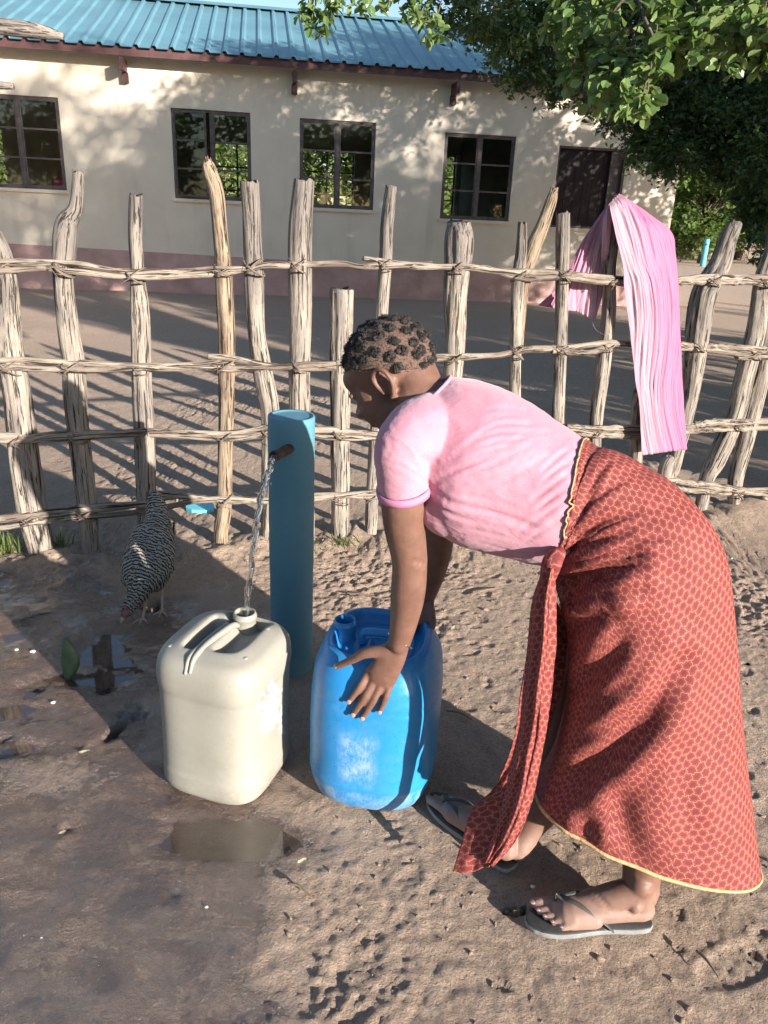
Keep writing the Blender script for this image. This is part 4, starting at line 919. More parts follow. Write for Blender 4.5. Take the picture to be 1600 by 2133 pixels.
# ================================================================== THE WOMAN
per = thing('person', 'woman bending over the blue drum in pink t-shirt, red patterned wrap skirt and flip-flops', 'person', (.45, 1.45, 0))
LAT = np.array((.14, .990, 0))                       # her lateral axis, away from the camera
def rr(px, x, y, Y): z = Y*math.cos(PITCH)+(CH-P(x, y, Y)[2])*math.sin(PITCH); return px*z/FPX
sk = MB()
def cap(pts, rads, m=20, n=None, flat=None, side=None): tube(sk, pts, rads, m=m, n=n or len(pts)*4, caps='round', flat=flat, side=side)
# ---- head, in its own frame: f forward, u crown, s toward the camera
f_ = np.array((-.74, .30, -.60)); f_ /= np.linalg.norm(f_); s_ = np.array((-.28, -.96, .04)); s_ -= f_*(s_@f_); s_ /= np.linalg.norm(s_); u_ = np.cross(s_, f_)
if u_[2] < 0: u_ = -u_
HC = P(806, 772, 1.70)
def H(f, u, s): return HC+f_*f+u_*u+s_*s
def hb(c, r, n=14, m=20): ellipsoid(sk, H(*c), [f_*r[0], s_*r[2], u_*r[1]], n, m)
hb((-.014, .014, 0), (.100, .088, .077), 20, 28)
hb((.040, -.030, 0), (.058, .082, .062)); hb((.050, -.078, 0), (.042, .038, .044)); hb((.070, -.100, 0), (.022, .019, .022))
hb((.070, .020, 0), (.030, .034, .052)); hb((.083, -.042, 0), (.020, .030, .030))
for s in (-1, 1):
    hb((.058, -.052, .036*s), (.030, .026, .022)); hb((.086, -.006, .028*s), (.012, .009, .022)); hb((.076, -.022, .030*s), (.012, .010, .014)); hb((.028, -.082, .046*s), (.035, .022, .014))
    hb((.104, -.052, .013*s), (.012, .010, .010))
tube(sk, [H(.086, -.008, 0), H(.100, -.032, 0), H(.113, -.050, 0)], [.008, .0095, .0125], m=12, n=10, caps='round')
tube(sk, [H(.072, -.073, .026), H(.096, -.070, .010), H(.098, -.070, -.010), H(.072, -.073, -.026)], [.004, .0080, .0080, .004], m=10, n=16, caps='round')
tube(sk, [H(.070, -.083, .024), H(.092, -.084, .010), H(.094, -.084, -.010), H(.070, -.083, -.024)], [.004, .0090, .0090, .004], m=10, n=16, caps='round')
for s in (-1, 1):                                     # ears: helix, lobe, inner fold
    e = lambda a, b, c=0: H(-.014+a, -.030+b, (.071+c)*s)
    tube(sk, [e(.013, -.012, .004), e(.018, .010, .006), e(.014, .030, .010), e(-.004, .039, .015), e(-.021, .028, .020), e(-.023, .004, .018), e(-.012, -.018, .012), e(.001, -.030, .008)], [.0045, .005, .0055, .0055, .0055, .0052, .006, .0065], m=10, n=44, caps='round')
    tube(sk, [e(.004, .020, .006), e(-.008, .016, .011), e(-.011, -.002, .011), e(-.003, -.014, .008)], [.004, .004, .004, .004], m=8, n=18, caps='round')
    ellipsoid(sk, e(-.004, .004, -.002), [f_*.018, s_*.006, u_*.028], 10, 14)
# ---- neck and trunk
NK = P(872, 836, 1.645)
cap([H(-.045, -.035, 0), (H(-.05, -.06, 0)+NK)/2, NK, P(920, 870, 1.63)], [.058, .057, .060, .075], flat=1.0)
SN, SF = P(840, 932, 1.505), P(880, 900, 1.79)       # shoulders near, far
trunk_c = [P(905, 905, 1.63), P(970, 945, 1.61), P(1040, 985, 1.58), P(1115, 1015, 1.56), P(1185, 1045, 1.53), P(1260, 1085, 1.51)]
cap(trunk_c, [.085, .098, .098, .092, .092, .10], flat=None)
cap([SN, P(872, 905, 1.64), SF], [.038, .055, .038])
# ---- near arm with the hand spread on the drum
bvu = BVHTree.FromPolygons(uV.tolist(), uF)
EL = P(853, 1168, 1.545); WR = P(832, 1340, 1.585)
cap([SN, P(838, 1000, 1.50), P(842, 1090, 1.52), EL, P(850, 1235, 1.558), P(842, 1290, 1.575), WR], [.040, .047, .045, .0395, .0395, .0335, .0265], m=24, n=50)
def onc(px, py, off):
    h = hit(bvu, px, py); 
    return h[0]+h[1]*off if h is not None else None
def Zr(px, q): return px*(q[1]*math.cos(PITCH)+(CH-q[2])*math.sin(PITCH))/FPX
kn = [onc(771, 1400, .019), onc(785, 1411, .020), onc(800, 1417, .020), onc(816, 1418, .018)]
wq = WR
palm_side = (kn[3]-kn[0]); palm_side /= np.linalg.norm(palm_side)
cap([WR, WR+(kn[1]+kn[2]-2*WR)*.5*.35, (kn[1]+kn[2])/2-(kn[1]-WR)*.12], [.026, .034, .038], m=24, n=16, flat=.46, side=palm_side)
for k in kn: cap([WR+(k-WR)*.25, WR+(k-WR)*.7, k], [.013, .0125, .0112], m=12)
tips = [(731, 1456), (739, 1483), (758, 1490), (793, 1477)]; mids = [(752, 1428), (762, 1447), (779, 1455), (805, 1448)]
nails = []
for k, (tp, md) in enumerate(zip(tips, mids)):
    a = kn[k]; b = onc(*md, .0145); c = onc(*tp, .0085); ab = a*.45+b*.55; n_ = hit(bvu, *md)[1]
    r0 = (.0098, .0102, .0098, .0088)[k]; c2 = b*.45+c*.55+n_*.001
    cap([a, ab+n_*.002, b+n_*.0015, c2, c], [r0*1.04, r0*.97, r0, r0*.88, r0*.76], m=14, n=30)
    nails.append((c, b, n_, r0))
TB0 = WR+(kn[0]-WR)*.22; tq = onc(707, 1388, .010); tm = P(736, 1373, TB0[1]*.45+tq[1]*.55); tz = P(762, 1360, TB0[1]*.75+tq[1]*.25)
cap([TB0, tz, tm, tq], [.0165, .0140, .0108, .0088], m=14, n=30)
nails.append((tq, tm, hit(bvu, 707, 1387)[1], .0098))
# ---- far arm, hand resting on the far rim of the drum
EF = P(914, 1120, 1.86); WF = P(890, 1240, 1.90); HF = G(874, 1290, .445)
cap([SF, P(905, 1010, 1.82), EF, P(904, 1185, 1.885), WF], [.050, .047, .040, .035, .025], m=20, n=36)
pd = HF-WF; pd /= np.linalg.norm(pd); sd_ = np.cross(pd, (0, 0, 1)); sd_ /= np.linalg.norm(sd_)
cap([WF, WF*.5+HF*.5, HF], [.024, .034, .034], flat=.5, side=sd_, n=14)
for k, o in enumerate((-.027, -.009, .009, .026)):
    b0 = HF+sd_*o; inw = np.array((-.75, -.3, 0)); cap([b0-pd*.01, b0+inw*.03+(0, 0, .004), b0+inw*.055-(0, 0, .008), b0+inw*(.068+.008*(k in (1, 2)))-(0, 0, .026)], [.0105, .0098, .009, .0075], m=12, n=20)
cap([WF*.6+HF*.4-sd_*.02, HF-sd_*.045+(0, 0, .004), HF-sd_*.062+np.array((-.02, -.01, -.004))], [.014, .011, .009], m=12, n=14)
# ---- hips and legs
HN, HFp = P(1345, 1180, 1.43), P(1300, 1140, 1.58)
cap([P(1220, 1075, 1.52), (HN+HFp)/2], [.10, .125])
hl = G(1345, 1900, .05); cap([HN, HN*.5+np.array((.60, 1.40, .50))*.5+(0, 0, .02), np.array((.600, 1.395, .46)), np.array((.620, 1.355, .30)), np.array((.622, 1.332, .13)), np.array((.624, 1.320, .085))], [.085, .078, .056, .054, .043, .040], n=44)
cap([HFp, HFp*.5+np.array((.46, 1.60, .50))*.5, np.array((.44, 1.60, .47)), P(1150, 1640, 1.53), P(1105, 1720, 1.50), P(1080, 1765, 1.475)], [.085, .078, .056, .046, .036, .033], n=44)
# ---- feet: heel, arch, ball and five toes each
SOLE = .019
def foot(heel, toe, inner, tilt=0):
    """heel, toe = ground points; inner = unit vector toward the big-toe side"""
    d = toe-heel; L = np.linalg.norm(d); d /= L; z = np.array((0, 0, 1.)); s = inner-d*(inner@d); s /= np.linalg.norm(s); b = heel+z*SOLE
    p = lambda a, c, h: b+d*(a*L)+s*c+z*h
    cap([p(.10, 0, .030), p(.22, .0, .030), p(.45, .002, .026), p(.68, .004, .020)], [.034, .034, .037, .042], m=24, n=26, flat=.74, side=s)
    cap([p(.16, 0, .075), p(.30, .004, .062), p(.48, .010, .040), p(.66, .012, .024)], [.032, .032, .028, .022], m=20, n=22)
    cap([p(.14, 0, .10), p(.12, 0, .055), p(.09, 0, .030)], [.030, .030, .030], m=20, n=14)
    ellipsoid(sk, p(.19, .028, .068), [d*.014, s*.010, z*.014]); ellipsoid(sk, p(.19, -.028, .060), [d*.014, s*.010, z*.014])
    cap([p(.50, -.022, .018), p(.70, -.024, .015)], [.019, .017], n=8)
    tl = [(.030, .97, .0125), (.011, .945, .0092), (-.005, .905, .0086), (-.020, .855, .0082), (-.034, .795, .0080)]; out = []
    for c, a, r in tl:
        cap([p(.66, c*.85, .018), p(a-.12, c, .017), p(a-.04, c, .0125), p(a-r/L*.5, c, .0105)], [r*1.1, r*.95, r, r*.92], m=12, n=18)
        out.append((p(a-.012, c, .0105), p(a-.10, c, .014), z*1.0, r))
    return p, d, s, L, out
near_foot = foot(G(1350, 1922), G(1106, 1926), np.array((-.1, 1, 0)))
far_foot = foot(G(1066, 1812), G(903, 1668), np.array((-.6, -.8, 0)))
Vs, Fs = remeshed(sk, .0034, 4)
Ns = vnormals(Vs, Fs)
# elbow crease, knuckle creases, tendons
Vs = creases(Vs, Fs, [([(858, 1168), (876, 1172), (891, 1180)], .003, .008), ([(742, 1432), (752, 1438)], .0008, .0018), ([(752, 1450), (762, 1456)], .0008, .0018), ([(772, 1458), (783, 1462)], .0008, .0018),
    ([(1240, 1862), (1270, 1890)], .002, .006)], .4)
mb = MB(); mb.add(Vs, Fs); body = mb.build('body', M['skin'], per, True, False)
print('body verts', len(Vs))
# nails
for tip, mid, n_, r in nails+near_foot[4]+far_foot[4]:
    d = tip-mid; d /= np.linalg.norm(d); n_ = n_-d*(n_@d); n_ /= np.linalg.norm(n_); s = np.cross(d, n_); q = MB()
    ellipsoid(q, tip+n_*r*.62+d*r*.15, [d*r*.75, s*r*.62, n_*r*.24], 8, 12); q.build('nail', M['nail'], body, True, False)
# eye line of the visible side
q = MB(); tube(q, [H(.083, -.026, .020), H(.088, -.030, .032), H(.078, -.028, .043)], [.0012, .0018, .001], m=6, n=10); q.build('eyelashes', M['hair'], body, True, False)
# ---- hair: scalp cap and rows of short coiled tufts
hm = MB()
def skull(a, b, k=1.0):                               # a: azimuth in f/s, b: polar from crown
    return H(-.014+.1035*k*math.sin(b)*math.cos(a), .014+.0915*k*math.cos(b), .0805*k*math.sin(b)*math.sin(a))
def hairok(a, b): 
    ca = math.cos(a); lim = 1.22 if ca > .6 else (1.22+(.6-ca)*.62 if ca > -.1 else 1.654+(-.1-ca)*.75)
    return lim
na, nb = 96, 40; V = []; F = []
for i in range(nb):
    for j in range(na):
        a = 2*math.pi*j/na; b = hairok(a, 0)*i/(nb-1)+1e-3; V.append(skull(a, b, 1.008 if i < nb-1 else .985))
V = np.array(V); F = [f[::-1] for f in grid_faces(nb, na)]; hm.add(V, F)
cap_o = hm.build('scalp_hair', M['scalp'], body)
tm_ = MB(); cnt = 0; rh = np.random.default_rng(4)
for row in range(12):
    b = .12+row*.285; circ = max(1, int(2*math.pi*math.sin(min(b, 1.5708))*.095/.033))
    for k in range(circ):
        a = 2*math.pi*(k+.5*(row % 2))/circ+rh.normal(0, .05); bb = b+rh.normal(0, .02)
        if bb > hairok(a, 0)-.06: continue
        c = skull(a, bb, .995); nr = c-H(-.014, .014, 0); nr /= np.linalg.norm(nr); t1 = np.cross(nr, (0, 0, 1)); t1 /= np.linalg.norm(t1); t2 = np.cross(nr, t1); R0 = rh.uniform(.0112, .0128)
        cnt += 1
        for q in range(4):
            o = (t1*rh.normal(0, .35)+t2*rh.normal(0, .35))*R0; ellipsoid(tm_, c+o, [t1*R0*.55, t2*R0*.55, nr*R0*rh.uniform(.45, .65)], 6, 9)
        for q in range(80):                           # little coils
            th0 = rh.uniform(0, 6.28); ro = R0*rh.uniform(.1, .92); p0 = c+(t1*math.cos(th0)+t2*math.sin(th0))*ro; hh_ = R0*rh.uniform(.35, .95)*(1.15-ro/R0*.6); rc = rh.uniform(.0012, .0024); pts = []
            for w in range(6): an = w*1.5+th0; pts.append(p0+nr*hh_*(w/5)+(t1*math.cos(an)+t2*math.sin(an))*rc)
            tube(tm_, pts, [.0007]*6, m=3, n=9)
tm_.build('hair_tufts', M['hair'], body); print('tufts', cnt)
# short fuzz along the hairline and between tufts
fz = MB()
for k in range(900):
    a = rh.uniform(0, 2*math.pi); lim = hairok(a, 0); b = lim*math.sqrt(rh.uniform(.05, 1.08)); c = skull(a, b, 1.005); nr = c-H(-.014, .014, 0); nr /= np.linalg.norm(nr)
    d = nr+rh.normal(0, .5, 3); tube(fz, [c, c+d*rh.uniform(.003, .008)], [.0007, .0003], m=3, n=2)
fz.build('hair_fuzz', M['hair'], body)

# ---- T-shirt
sh = MB()
rings = [((938, 787), (806, 898), 1.635, .082), ((958, 789), (856, 985), 1.63, .136), ((1000, 797), (886, 1040), 1.62, .160), ((1040, 811), (908, 1086), 1.60, .162), ((1085, 832), (945, 1118), 1.585, .158), ((1125, 856), (1000, 1135), 1.57, .153),
         ((1165, 884), (1065, 1150), 1.55, .146), ((1200, 906), (1115, 1162), 1.535, .143), ((1238, 935), (1160, 1165), 1.52, .128)]
def ellrings(rings, n, m, pw=2.2, lat=LAT):
    A = np.array([P(*a, Y-.0) for a, b, Y, h in rings]); B = np.array([P(*b, Y) for a, b, Y, h in rings]); Hh = np.array([[h] for *_, h in rings])
    D = spline(np.hstack([A, B, Hh]), n); A, B, Hh = D[:, :3], D[:, 3:6], D[:, 6]
    th = np.linspace(0, 2*math.pi, m, endpoint=False); r = (np.abs(np.cos(th))**pw+np.abs(np.sin(th))**pw)**(-1/pw)
    V = [(a+b)/2+np.outer(np.cos(th)*r, (a-b)/2)+np.outer(np.sin(th)*r, -lat*h) for a, b, h in zip(A, B, Hh)]
    return V
V = ellrings(rings, 40, 72)
mbv = np.concatenate(V); sh.add(mbv, grid_faces(40, 72)+[tuple(range(72))[::-1], tuple(39*72+j for j in range(72))])
# breast and belly fullness under the cloth
ellipsoid(sh, P(955, 1062, 1.53), [(.088, 0, 0), (0, .065, 0), (0, 0, .064)]); ellipsoid(sh, P(955, 1050, 1.68), [(.085, 0, 0), (0, .065, 0), (0, 0, .064)])
tube(sh, [P(910, 890, 1.60), P(866, 905, 1.52), P(836, 935, 1.492), P(837, 990, 1.50), P(840, 1020, 1.505)], [.080, .070, .057, .0545, .0545], m=30, n=24)
tube(sh, [P(925, 880, 1.68), P(900, 905, 1.76), P(900, 960, 1.80), P(903, 1005, 1.82)], [.08, .065, .052, .050], m=30, n=20)
Vt, Ft = remeshed(sh, .0036, 9)
L_ = [([(868, 985), (900, 1020), (930, 1035)], .006, .010), ([(890, 1030), (960, 1052), (1050, 1075), (1120, 1100)], .008, .011), ([(892, 1042), (950, 1075), (1010, 1085)], .006, .009), ([(896, 1010), (960, 975), (1030, 945)], .004, .010),
      ([(900, 1020), (980, 1000), (1060, 985)], .004, .010), ([(905, 1028), (1000, 1030), (1090, 1040)], .003, .010), ([(930, 960), (1010, 905), (1080, 880)], .0025, .011), ([(960, 1000), (1040, 960), (1120, 920)], .003, .011),
      ([(1000, 1020), (1070, 990), (1150, 945)], .003, .010), ([(1010, 860), (1070, 850), (1130, 870)], .002, .010), ([(960, 830), (1010, 850), (1060, 845)], .002, .009), ([(850, 960), (880, 985), (895, 1010)], .004, .007), ([(800, 960), (840, 975), (880, 1000)], .0025, .008),
      ([(1080, 1110), (1120, 1075), (1165, 1050)], .004, .008), ([(1090, 1130), (1130, 1105), (1165, 1085)], .004, .008), ([(1100, 1050), (1140, 1010), (1185, 985)], .003, .009), ([(940, 1100), (1000, 1105), (1080, 1125)], .003, .009), ([(930, 810), (925, 800), (960, 805)], .003, .006),
      ([(1120, 1160), (1060, 1145), (1000, 1130)], .004, .008), ([(1050, 930), (1100, 905), (1160, 900)], .0022, .010), ([(870, 880), (900, 930), (905, 1000)], .0022, .012), ([(800, 890), (815, 925), (800, 960)], .002, .010)]
L_ = [(p_, d_*.38, w_*.62) for p_, d_, w_ in L_]
L_ += [([(905+9*k, 1010-14*k), (975+12*k, 985-20*k), (1060+10*k, 955-14*k)], .0016, .005) for k in range(6)]+[([(930, 1035+9*k), (1010, 1040+12*k), (1100, 1062+12*k)], .0018, .005) for k in range(4)]+[([(1100+8*k, 1100-30*k), (1140+6*k, 1070-30*k), (1178+3*k, 1045-28*k)], .0018, .005) for k in range(5)]
Vt = creases(Vt, Ft, L_, .55)
# sleeve seam
Vt = creases(Vt, Ft, [([(786, 905), (815, 908), (845, 925), (868, 955), (884, 995), (892, 1025)], -.0022, .0035)], 0)
Nt = vnormals(Vt, Ft); Vt += Nt*(.0012*fbm(Vt*np.array([26, 26, 40]), 3, 90)+.0016*fbm(Vt*7, 2, 91))[:, None]
mb = MB(); mb.add(Vt, Ft); shirt = mb.build('t_shirt', M['shirt'], per, True, False)
def band(c, ax, r, wid, nm, m=60, th=.0022, ell=1.0, mat='cuff', side=None):
    """cloth band round an opening"""
    c = np.asarray(c); ax = ax/np.linalg.norm(ax); T, A, B = frames(np.array([c, c+ax]))
    a, b = A[0], B[0]; t = np.linspace(0, 2*math.pi, m, endpoint=False); V = []
    for k, (o, q) in enumerate(((0, 1), (.0, 1+th/r), (wid*.5, 1+th/r*1.5), (wid, 1+th/r), (wid, 1-.004/r), (wid*.3, 1-.006/r))):
        V.append(c+ax*o+np.outer(np.cos(t)*r*q, a)+np.outer(np.sin(t)*r*q*ell, b))
    o = MB(); o.add(np.concatenate(V), grid_faces(6, m)); return o.build(nm, M[mat], shirt, True, False)
ca = P(842, 1030, 1.508)-P(838, 1000, 1.50)
band(P(840.5, 1012, 1.503), ca, .0552, .018, 'sleeve_cuff'); band(P(903, 995, 1.815), P(904, 1030, 1.825)-P(903, 995, 1.815), .0515, .018, 'sleeve_cuff')

na_, nb_ = P(938, 787, 1.635), P(806, 898, 1.635); q = MB(); t = np.linspace(0, 2*math.pi, 61); c_ = (na_+nb_)/2
tube(q, [c_+(na_-nb_)/2*1.0*math.cos(x)+LAT*.084*math.sin(x) for x in t], [.0042]*61, m=8, n=140); q.build('neckband', M['shirt'], shirt, True, False)
# bracelet
ba = (P(842, 1290, 1.61)-WR); ba /= np.linalg.norm(ba); T, A, B = frames(np.array([WR, WR+ba])); t = np.linspace(0, 2*math.pi, 41)
q = MB(); c = WR+ba*.006; tilt = ba*.012
tube(q, [c+A[0]*math.cos(x)*.0312+B[0]*math.sin(x)*.0312+tilt*math.cos(x) for x in t], [.0016]*41, m=7, n=60); M['silver'] = simple('silver_chain', (.75, .68, .58), .25, .1, 50, 0, metal=1)
q.build('bracelet', M['silver'], per, True, False)

# ---- wrap skirt: rings from the waist down to the hem
def skirt_rings():
    # front px, back px, near px, Yfront, Yback, Ynear
    K = [((1146, 1170), (1219, 912), (1185, 1040), 1.52, 1.52, 1.404),
         ((1152, 1186), (1262, 928), (1215, 1060), 1.515, 1.515, 1.392),
         ((1160, 1212), (1330, 962), (1255, 1100), 1.505, 1.51, 1.374),
         ((1168, 1240), (1398, 1002), (1295, 1145), 1.495, 1.5, 1.348),
         ((1176, 1275), (1462, 1066), (1330, 1200), 1.485, 1.49, 1.313),
         ((1184, 1320), (1505, 1145), (1355, 1270), 1.48, 1.475, 1.305),
         ((1186, 1380), (1522, 1245), (1365, 1370), 1.475, 1.46, 1.297),
         ((1182, 1440), (1530, 1350), (1370, 1470), 1.47, 1.45, 1.288),
         ((1172, 1500), (1538, 1460), (1375, 1570), 1.46, 1.44, 1.277),
         ((1158, 1555), (1546, 1570), (1380, 1665), 1.455, 1.42, 1.263),
         ((1136, 1600), (1558, 1680), (1385, 1750), 1.45, 1.41, 1.248),
         ((1110, 1640), (1562, 1778), (1396, 1830), 1.45, 1.4, 1.232)]
    R_ = np.array([np.concatenate([P(*a, ya), P(*b, yb), P(*c, yn)]) for a, b, c, ya, yb, yn in K])
    return R_
K = skirt_rings(); n, m = 230, 300
D = spline(K, n); th = np.linspace(0, 2*math.pi, m, endpoint=False)
V = np.zeros((n, m, 3))
for i in range(n):
    a, b, c = D[i, :3], D[i, 3:6], D[i, 6:9]; C = (a+b)/2; na = c-C; fa = -(na)*np.array((1, 1, 1)); fa = -na.copy(); 
    fa[2] = -na[2]*(.15+.85*(1-i/(n-1)))-(.10*(i/(n-1))**3)
    pw = 2.0+.3*min(1, i/(n*.35)); r = (np.abs(np.cos(th))**pw+np.abs(np.sin(th))**pw)**(-1/pw)
    V[i] = C+np.outer(np.cos(th)*r, (a-b)/2)+np.outer(np.maximum(np.sin(th), 0)*r, na)+np.outer(np.maximum(-np.sin(th), 0)*r, fa)
# pleats that fan out from the knot
ti = np.linspace(0, 1, n)[:, None]; thn = np.where(th > math.pi, th-2*math.pi, th)[None, :]
ang = np.arctan2(ti*5.2+.06, np.abs(thn)*.95+.03); dist = np.hypot(ti*5.2, np.abs(thn)*.95)
w0 = fbm(np.stack([ang.ravel()*2.2, dist.ravel()*.5, 0*dist.ravel()], 1), 2, 7).reshape(n, m)
Nn = vnormals(V.reshape(-1, 3), grid_faces(n, m)).reshape(n, m, 3)
cc = V.mean(1, keepdims=True); sg = np.sign(((V-cc)*Nn).sum(2).mean()); Nn *= sg
fan = -.019*(1-np.abs(np.sin(ang*17+w0*2.2)))**2.2-.009*(1-np.abs(np.sin(ang*31+w0*4)))**2+.008*sst(.03, .16, ti)-.002
amp = np.exp(-(dist/1.9)**2)*sst(.0, .22, dist)*(np.where(thn > 0, 1, .6))
amp2 = np.exp(-(ti/.10)**2)*.6*np.where(np.abs(thn) > .5, 1, .5)
soft = fbm(np.stack([(np.cos(th)[None, :]*2+0*ti).ravel(), (np.sin(th)[None, :]*2+0*ti).ravel(), (ti*2.2+0*thn).ravel()], 1), 2, 33).reshape(n, m)*.006*sst(.1, .5, ti)
V = V+Nn*(fan*(amp+amp2*.4)+soft)[:, :, None]
Vf = V.reshape(-1, 3); Fg = grid_faces(n, m); Fsk = Fg if sg > 0 else [f[::-1] for f in Fg]
folds = [([(1415, 1385), (1375, 1460), (1310, 1530), (1230, 1600), (1170, 1650)], .024, .026), ([(1300, 1330), (1270, 1370), (1215, 1420), (1190, 1440)], .012, .018), ([(1320, 1170), (1260, 1195), (1205, 1215), (1170, 1225)], .022, .020), ([(1330, 1225), (1270, 1235), (1210, 1250), (1180, 1262)], .018, .016),
         ([(1265, 1270), (1220, 1290), (1190, 1310)], .016, .018), ([(1330, 1465), (1290, 1500), (1230, 1530), (1195, 1545)], .010, .016), ([(1440, 1560), (1430, 1650), (1440, 1760)], .007, .03), ([(1290, 1640), (1300, 1720), (1330, 1800)], .008, .025), ([(1500, 1400), (1490, 1550), (1510, 1700)], .005, .03),
         ([(1180, 1150), (1250, 1090), (1330, 1060)], .006, .008), ([(1172, 1160), (1230, 1130), (1310, 1110)], .007, .008), ([(1168, 1150), (1200, 1080), (1240, 1010), (1270, 960)], .006, .007), ([(1163, 1140), (1180, 1060), (1215, 980), (1240, 935)], .005, .006), ([(1175, 1170), (1240, 1160), (1320, 1150), (1400, 1155)], .006, .008),
         ([(1190, 1100), (1240, 1040), (1300, 1000)], .004, .007), ([(1210, 1190), (1280, 1180), (1350, 1180)], .005, .008), ([(1230, 1700), (1220, 1750), (1230, 1790)], .008, .02)]
Vf = creases(Vf, Fsk, folds, .6)
V = Vf.reshape(n, m, 3)
bvs_ = BVHTree.FromPolygons(Vt.tolist(), Ft)            # draw the waist in so that it lies on the shirt
for i in range(int(n*.16)):
    w = (1-i/(n*.16)); w = w*w*(3-2*w)
    for j in range(m):
        co, no, _, dst = bvs_.find_nearest(Vector(V[i, j]), .09)
        if co is None: continue
        no = np.array(no); co = np.array(co); pl_ = .0045+.0011*math.sin(j*.42+2*math.sin(j*.11)); V[i, j] = V[i, j]*(1-w)+(co+no*pl_)*w
        sgd = (V[i, j]-co)@no
        if sgd < .003: V[i, j] = V[i, j]+no*(.003-sgd)
# cloth coordinates in metres
du = np.linalg.norm(V-np.roll(V, 1, axis=1), axis=2); cu = np.cumsum(np.minimum(du, .012), axis=1); mid_ = cu.mean(0)[None, :]*1.0
cu = cu*0+np.cumsum(du.mean(0))[None, :]; dv = np.linalg.norm(np.diff(V, axis=0), axis=2); cv = np.vstack([np.zeros((1, m)), np.cumsum(dv, axis=0)])
row = cv[:, m//4][:, None]+(cv-cv[:, m//4][:, None])*.55
gr = np.stack([cu, row, 0*cu], 2).reshape(-1, 3)
# split open at the front where the wrap overlaps: duplicate seam column so the print does not smear
Vo = np.concatenate([V, V[:, :1]], axis=1); cuo = np.concatenate([cu, cu[:, -1:]+cu[:, :1]], axis=1); ro = np.concatenate([row, row[:, :1]], axis=1)
go = np.stack([cuo, ro, 0*cuo], 2).reshape(-1, 3); Vo = Vo.reshape(-1, 3); Fo = grid_faces(n, m+1, False); Fo = Fo if sg > 0 else [f[::-1] for f in Fo]
mb = MB(); mb.add(Vo, Fo, go); skirt = mb.build('wrap_skirt', M['wrap'], per)
sd = skirt.modifiers.new('thickness', 'SOLIDIFY'); sd.thickness = .0016; sd.offset = -1
mb = MB(); hp = V[-1]; tube(mb, np.vstack([hp, hp[:1]]), [.0040]*(m+1), m=8, n=700, rough=.12); mb.build('hem', M['hem'], skirt)
mb = MB(); hp = V[0]+Nn[0]*.0005; tube(mb, np.vstack([hp, hp[:1]]), [.0017]*(m+1), m=8, n=500, rough=.1); mb.build('waist_hem', M['hem'], skirt)
# knot and hanging end of the wrap
kq = P(1148, 1178, 1.36); q = MB()
tube(q, [P(1166, 1150, 1.385), P(1152, 1166, 1.375), P(1144, 1188, 1.378), P(1138, 1215, 1.385)], [.010, .0155, .0145, .010], m=40, n=60, caps='round', rough=.26)
q.g = [g_*np.array((1.5, 1.5, 1))+np.array((.4, .4, 0)) for g_ in q.g]; q.g = [np.stack([g_[:, 0], g_[:, 2], 0*g_[:, 0]], 1) for g_ in q.g]; q.build('knot', M['wrap'], skirt)
def strip(rows, name, mat, nseg=60, nc=26, parent=None, pleat=.006, npl=3, seed=0, thick=.0016, dye=None):
    """rows: (left px, crease px, right px, Yl, Yc, Yr) from top to bottom"""
    K = np.array([np.concatenate([P(*a, ya), P(*b, yb), P(*c, yc)]) for a, b, c, ya, yb, yc in rows]); D = spline(K, nseg); V = np.zeros((nseg, nc, 3)); t = np.linspace(0, 1, nc)
    for i in range(nseg):
        a, b, c = D[i, :3], D[i, 3:6], D[i, 6:9]
        pt = np.where((t < .5)[:, None], a+(b-a)*(t*2)[:, None], b+(c-b)*(t*2-1)[:, None]); w = c-a; w /= np.linalg.norm(w)+1e-9
        nrm = np.array((w[1], -w[0], 0)); ph = fbm(np.array([[i*.05, 0, seed]]), 2, seed)[0]
        pr = np.sin(t*math.pi*2*npl+ph*2)*np.sin(math.pi*t)**.3+.35*np.sin(t*math.pi*2*npl*2.7+i*.02+1)
        if npl > 5: pr = 2.6*fbm(np.stack([t*npl*2.3+.02*i*np.sin(i*.05), 0*t+i*.022, 0*t+seed], 1), 3, seed+5)*np.clip(np.sin(math.pi*t)*3, .25, 1)
        V[i] = pt+np.outer(pr*pleat, nrm)
    V = V.reshape(-1, 3)+.002*np.stack([fbm(V.reshape(-1, 3)*9, 2, seed+k) for k in range(3)], 1)
    u = np.concatenate([[0], np.cumsum(np.linalg.norm(np.diff(V.reshape(nseg, nc, 3)[nseg//2], axis=0), axis=1))]); v = np.concatenate([[0], np.cumsum(np.linalg.norm(np.diff(V.reshape(nseg, nc, 3)[:, nc//2], axis=0), axis=1))])
    g = np.stack(np.broadcast_arrays(u[None, :], v[:, None], 0*v[:, None]), 2).reshape(-1, 3)
    if dye is not None: g = dye(t, np.linspace(0, 1, nseg))
    q = MB(); q.add(V, [f[::-1] for f in grid_faces(nseg, nc, False)], g); o = q.build(name, M[mat], parent)
    s = o.modifiers.new('thickness', 'SOLIDIFY'); s.thickness = thick; s.offset = 0; return o, V.reshape(nseg, nc, 3)
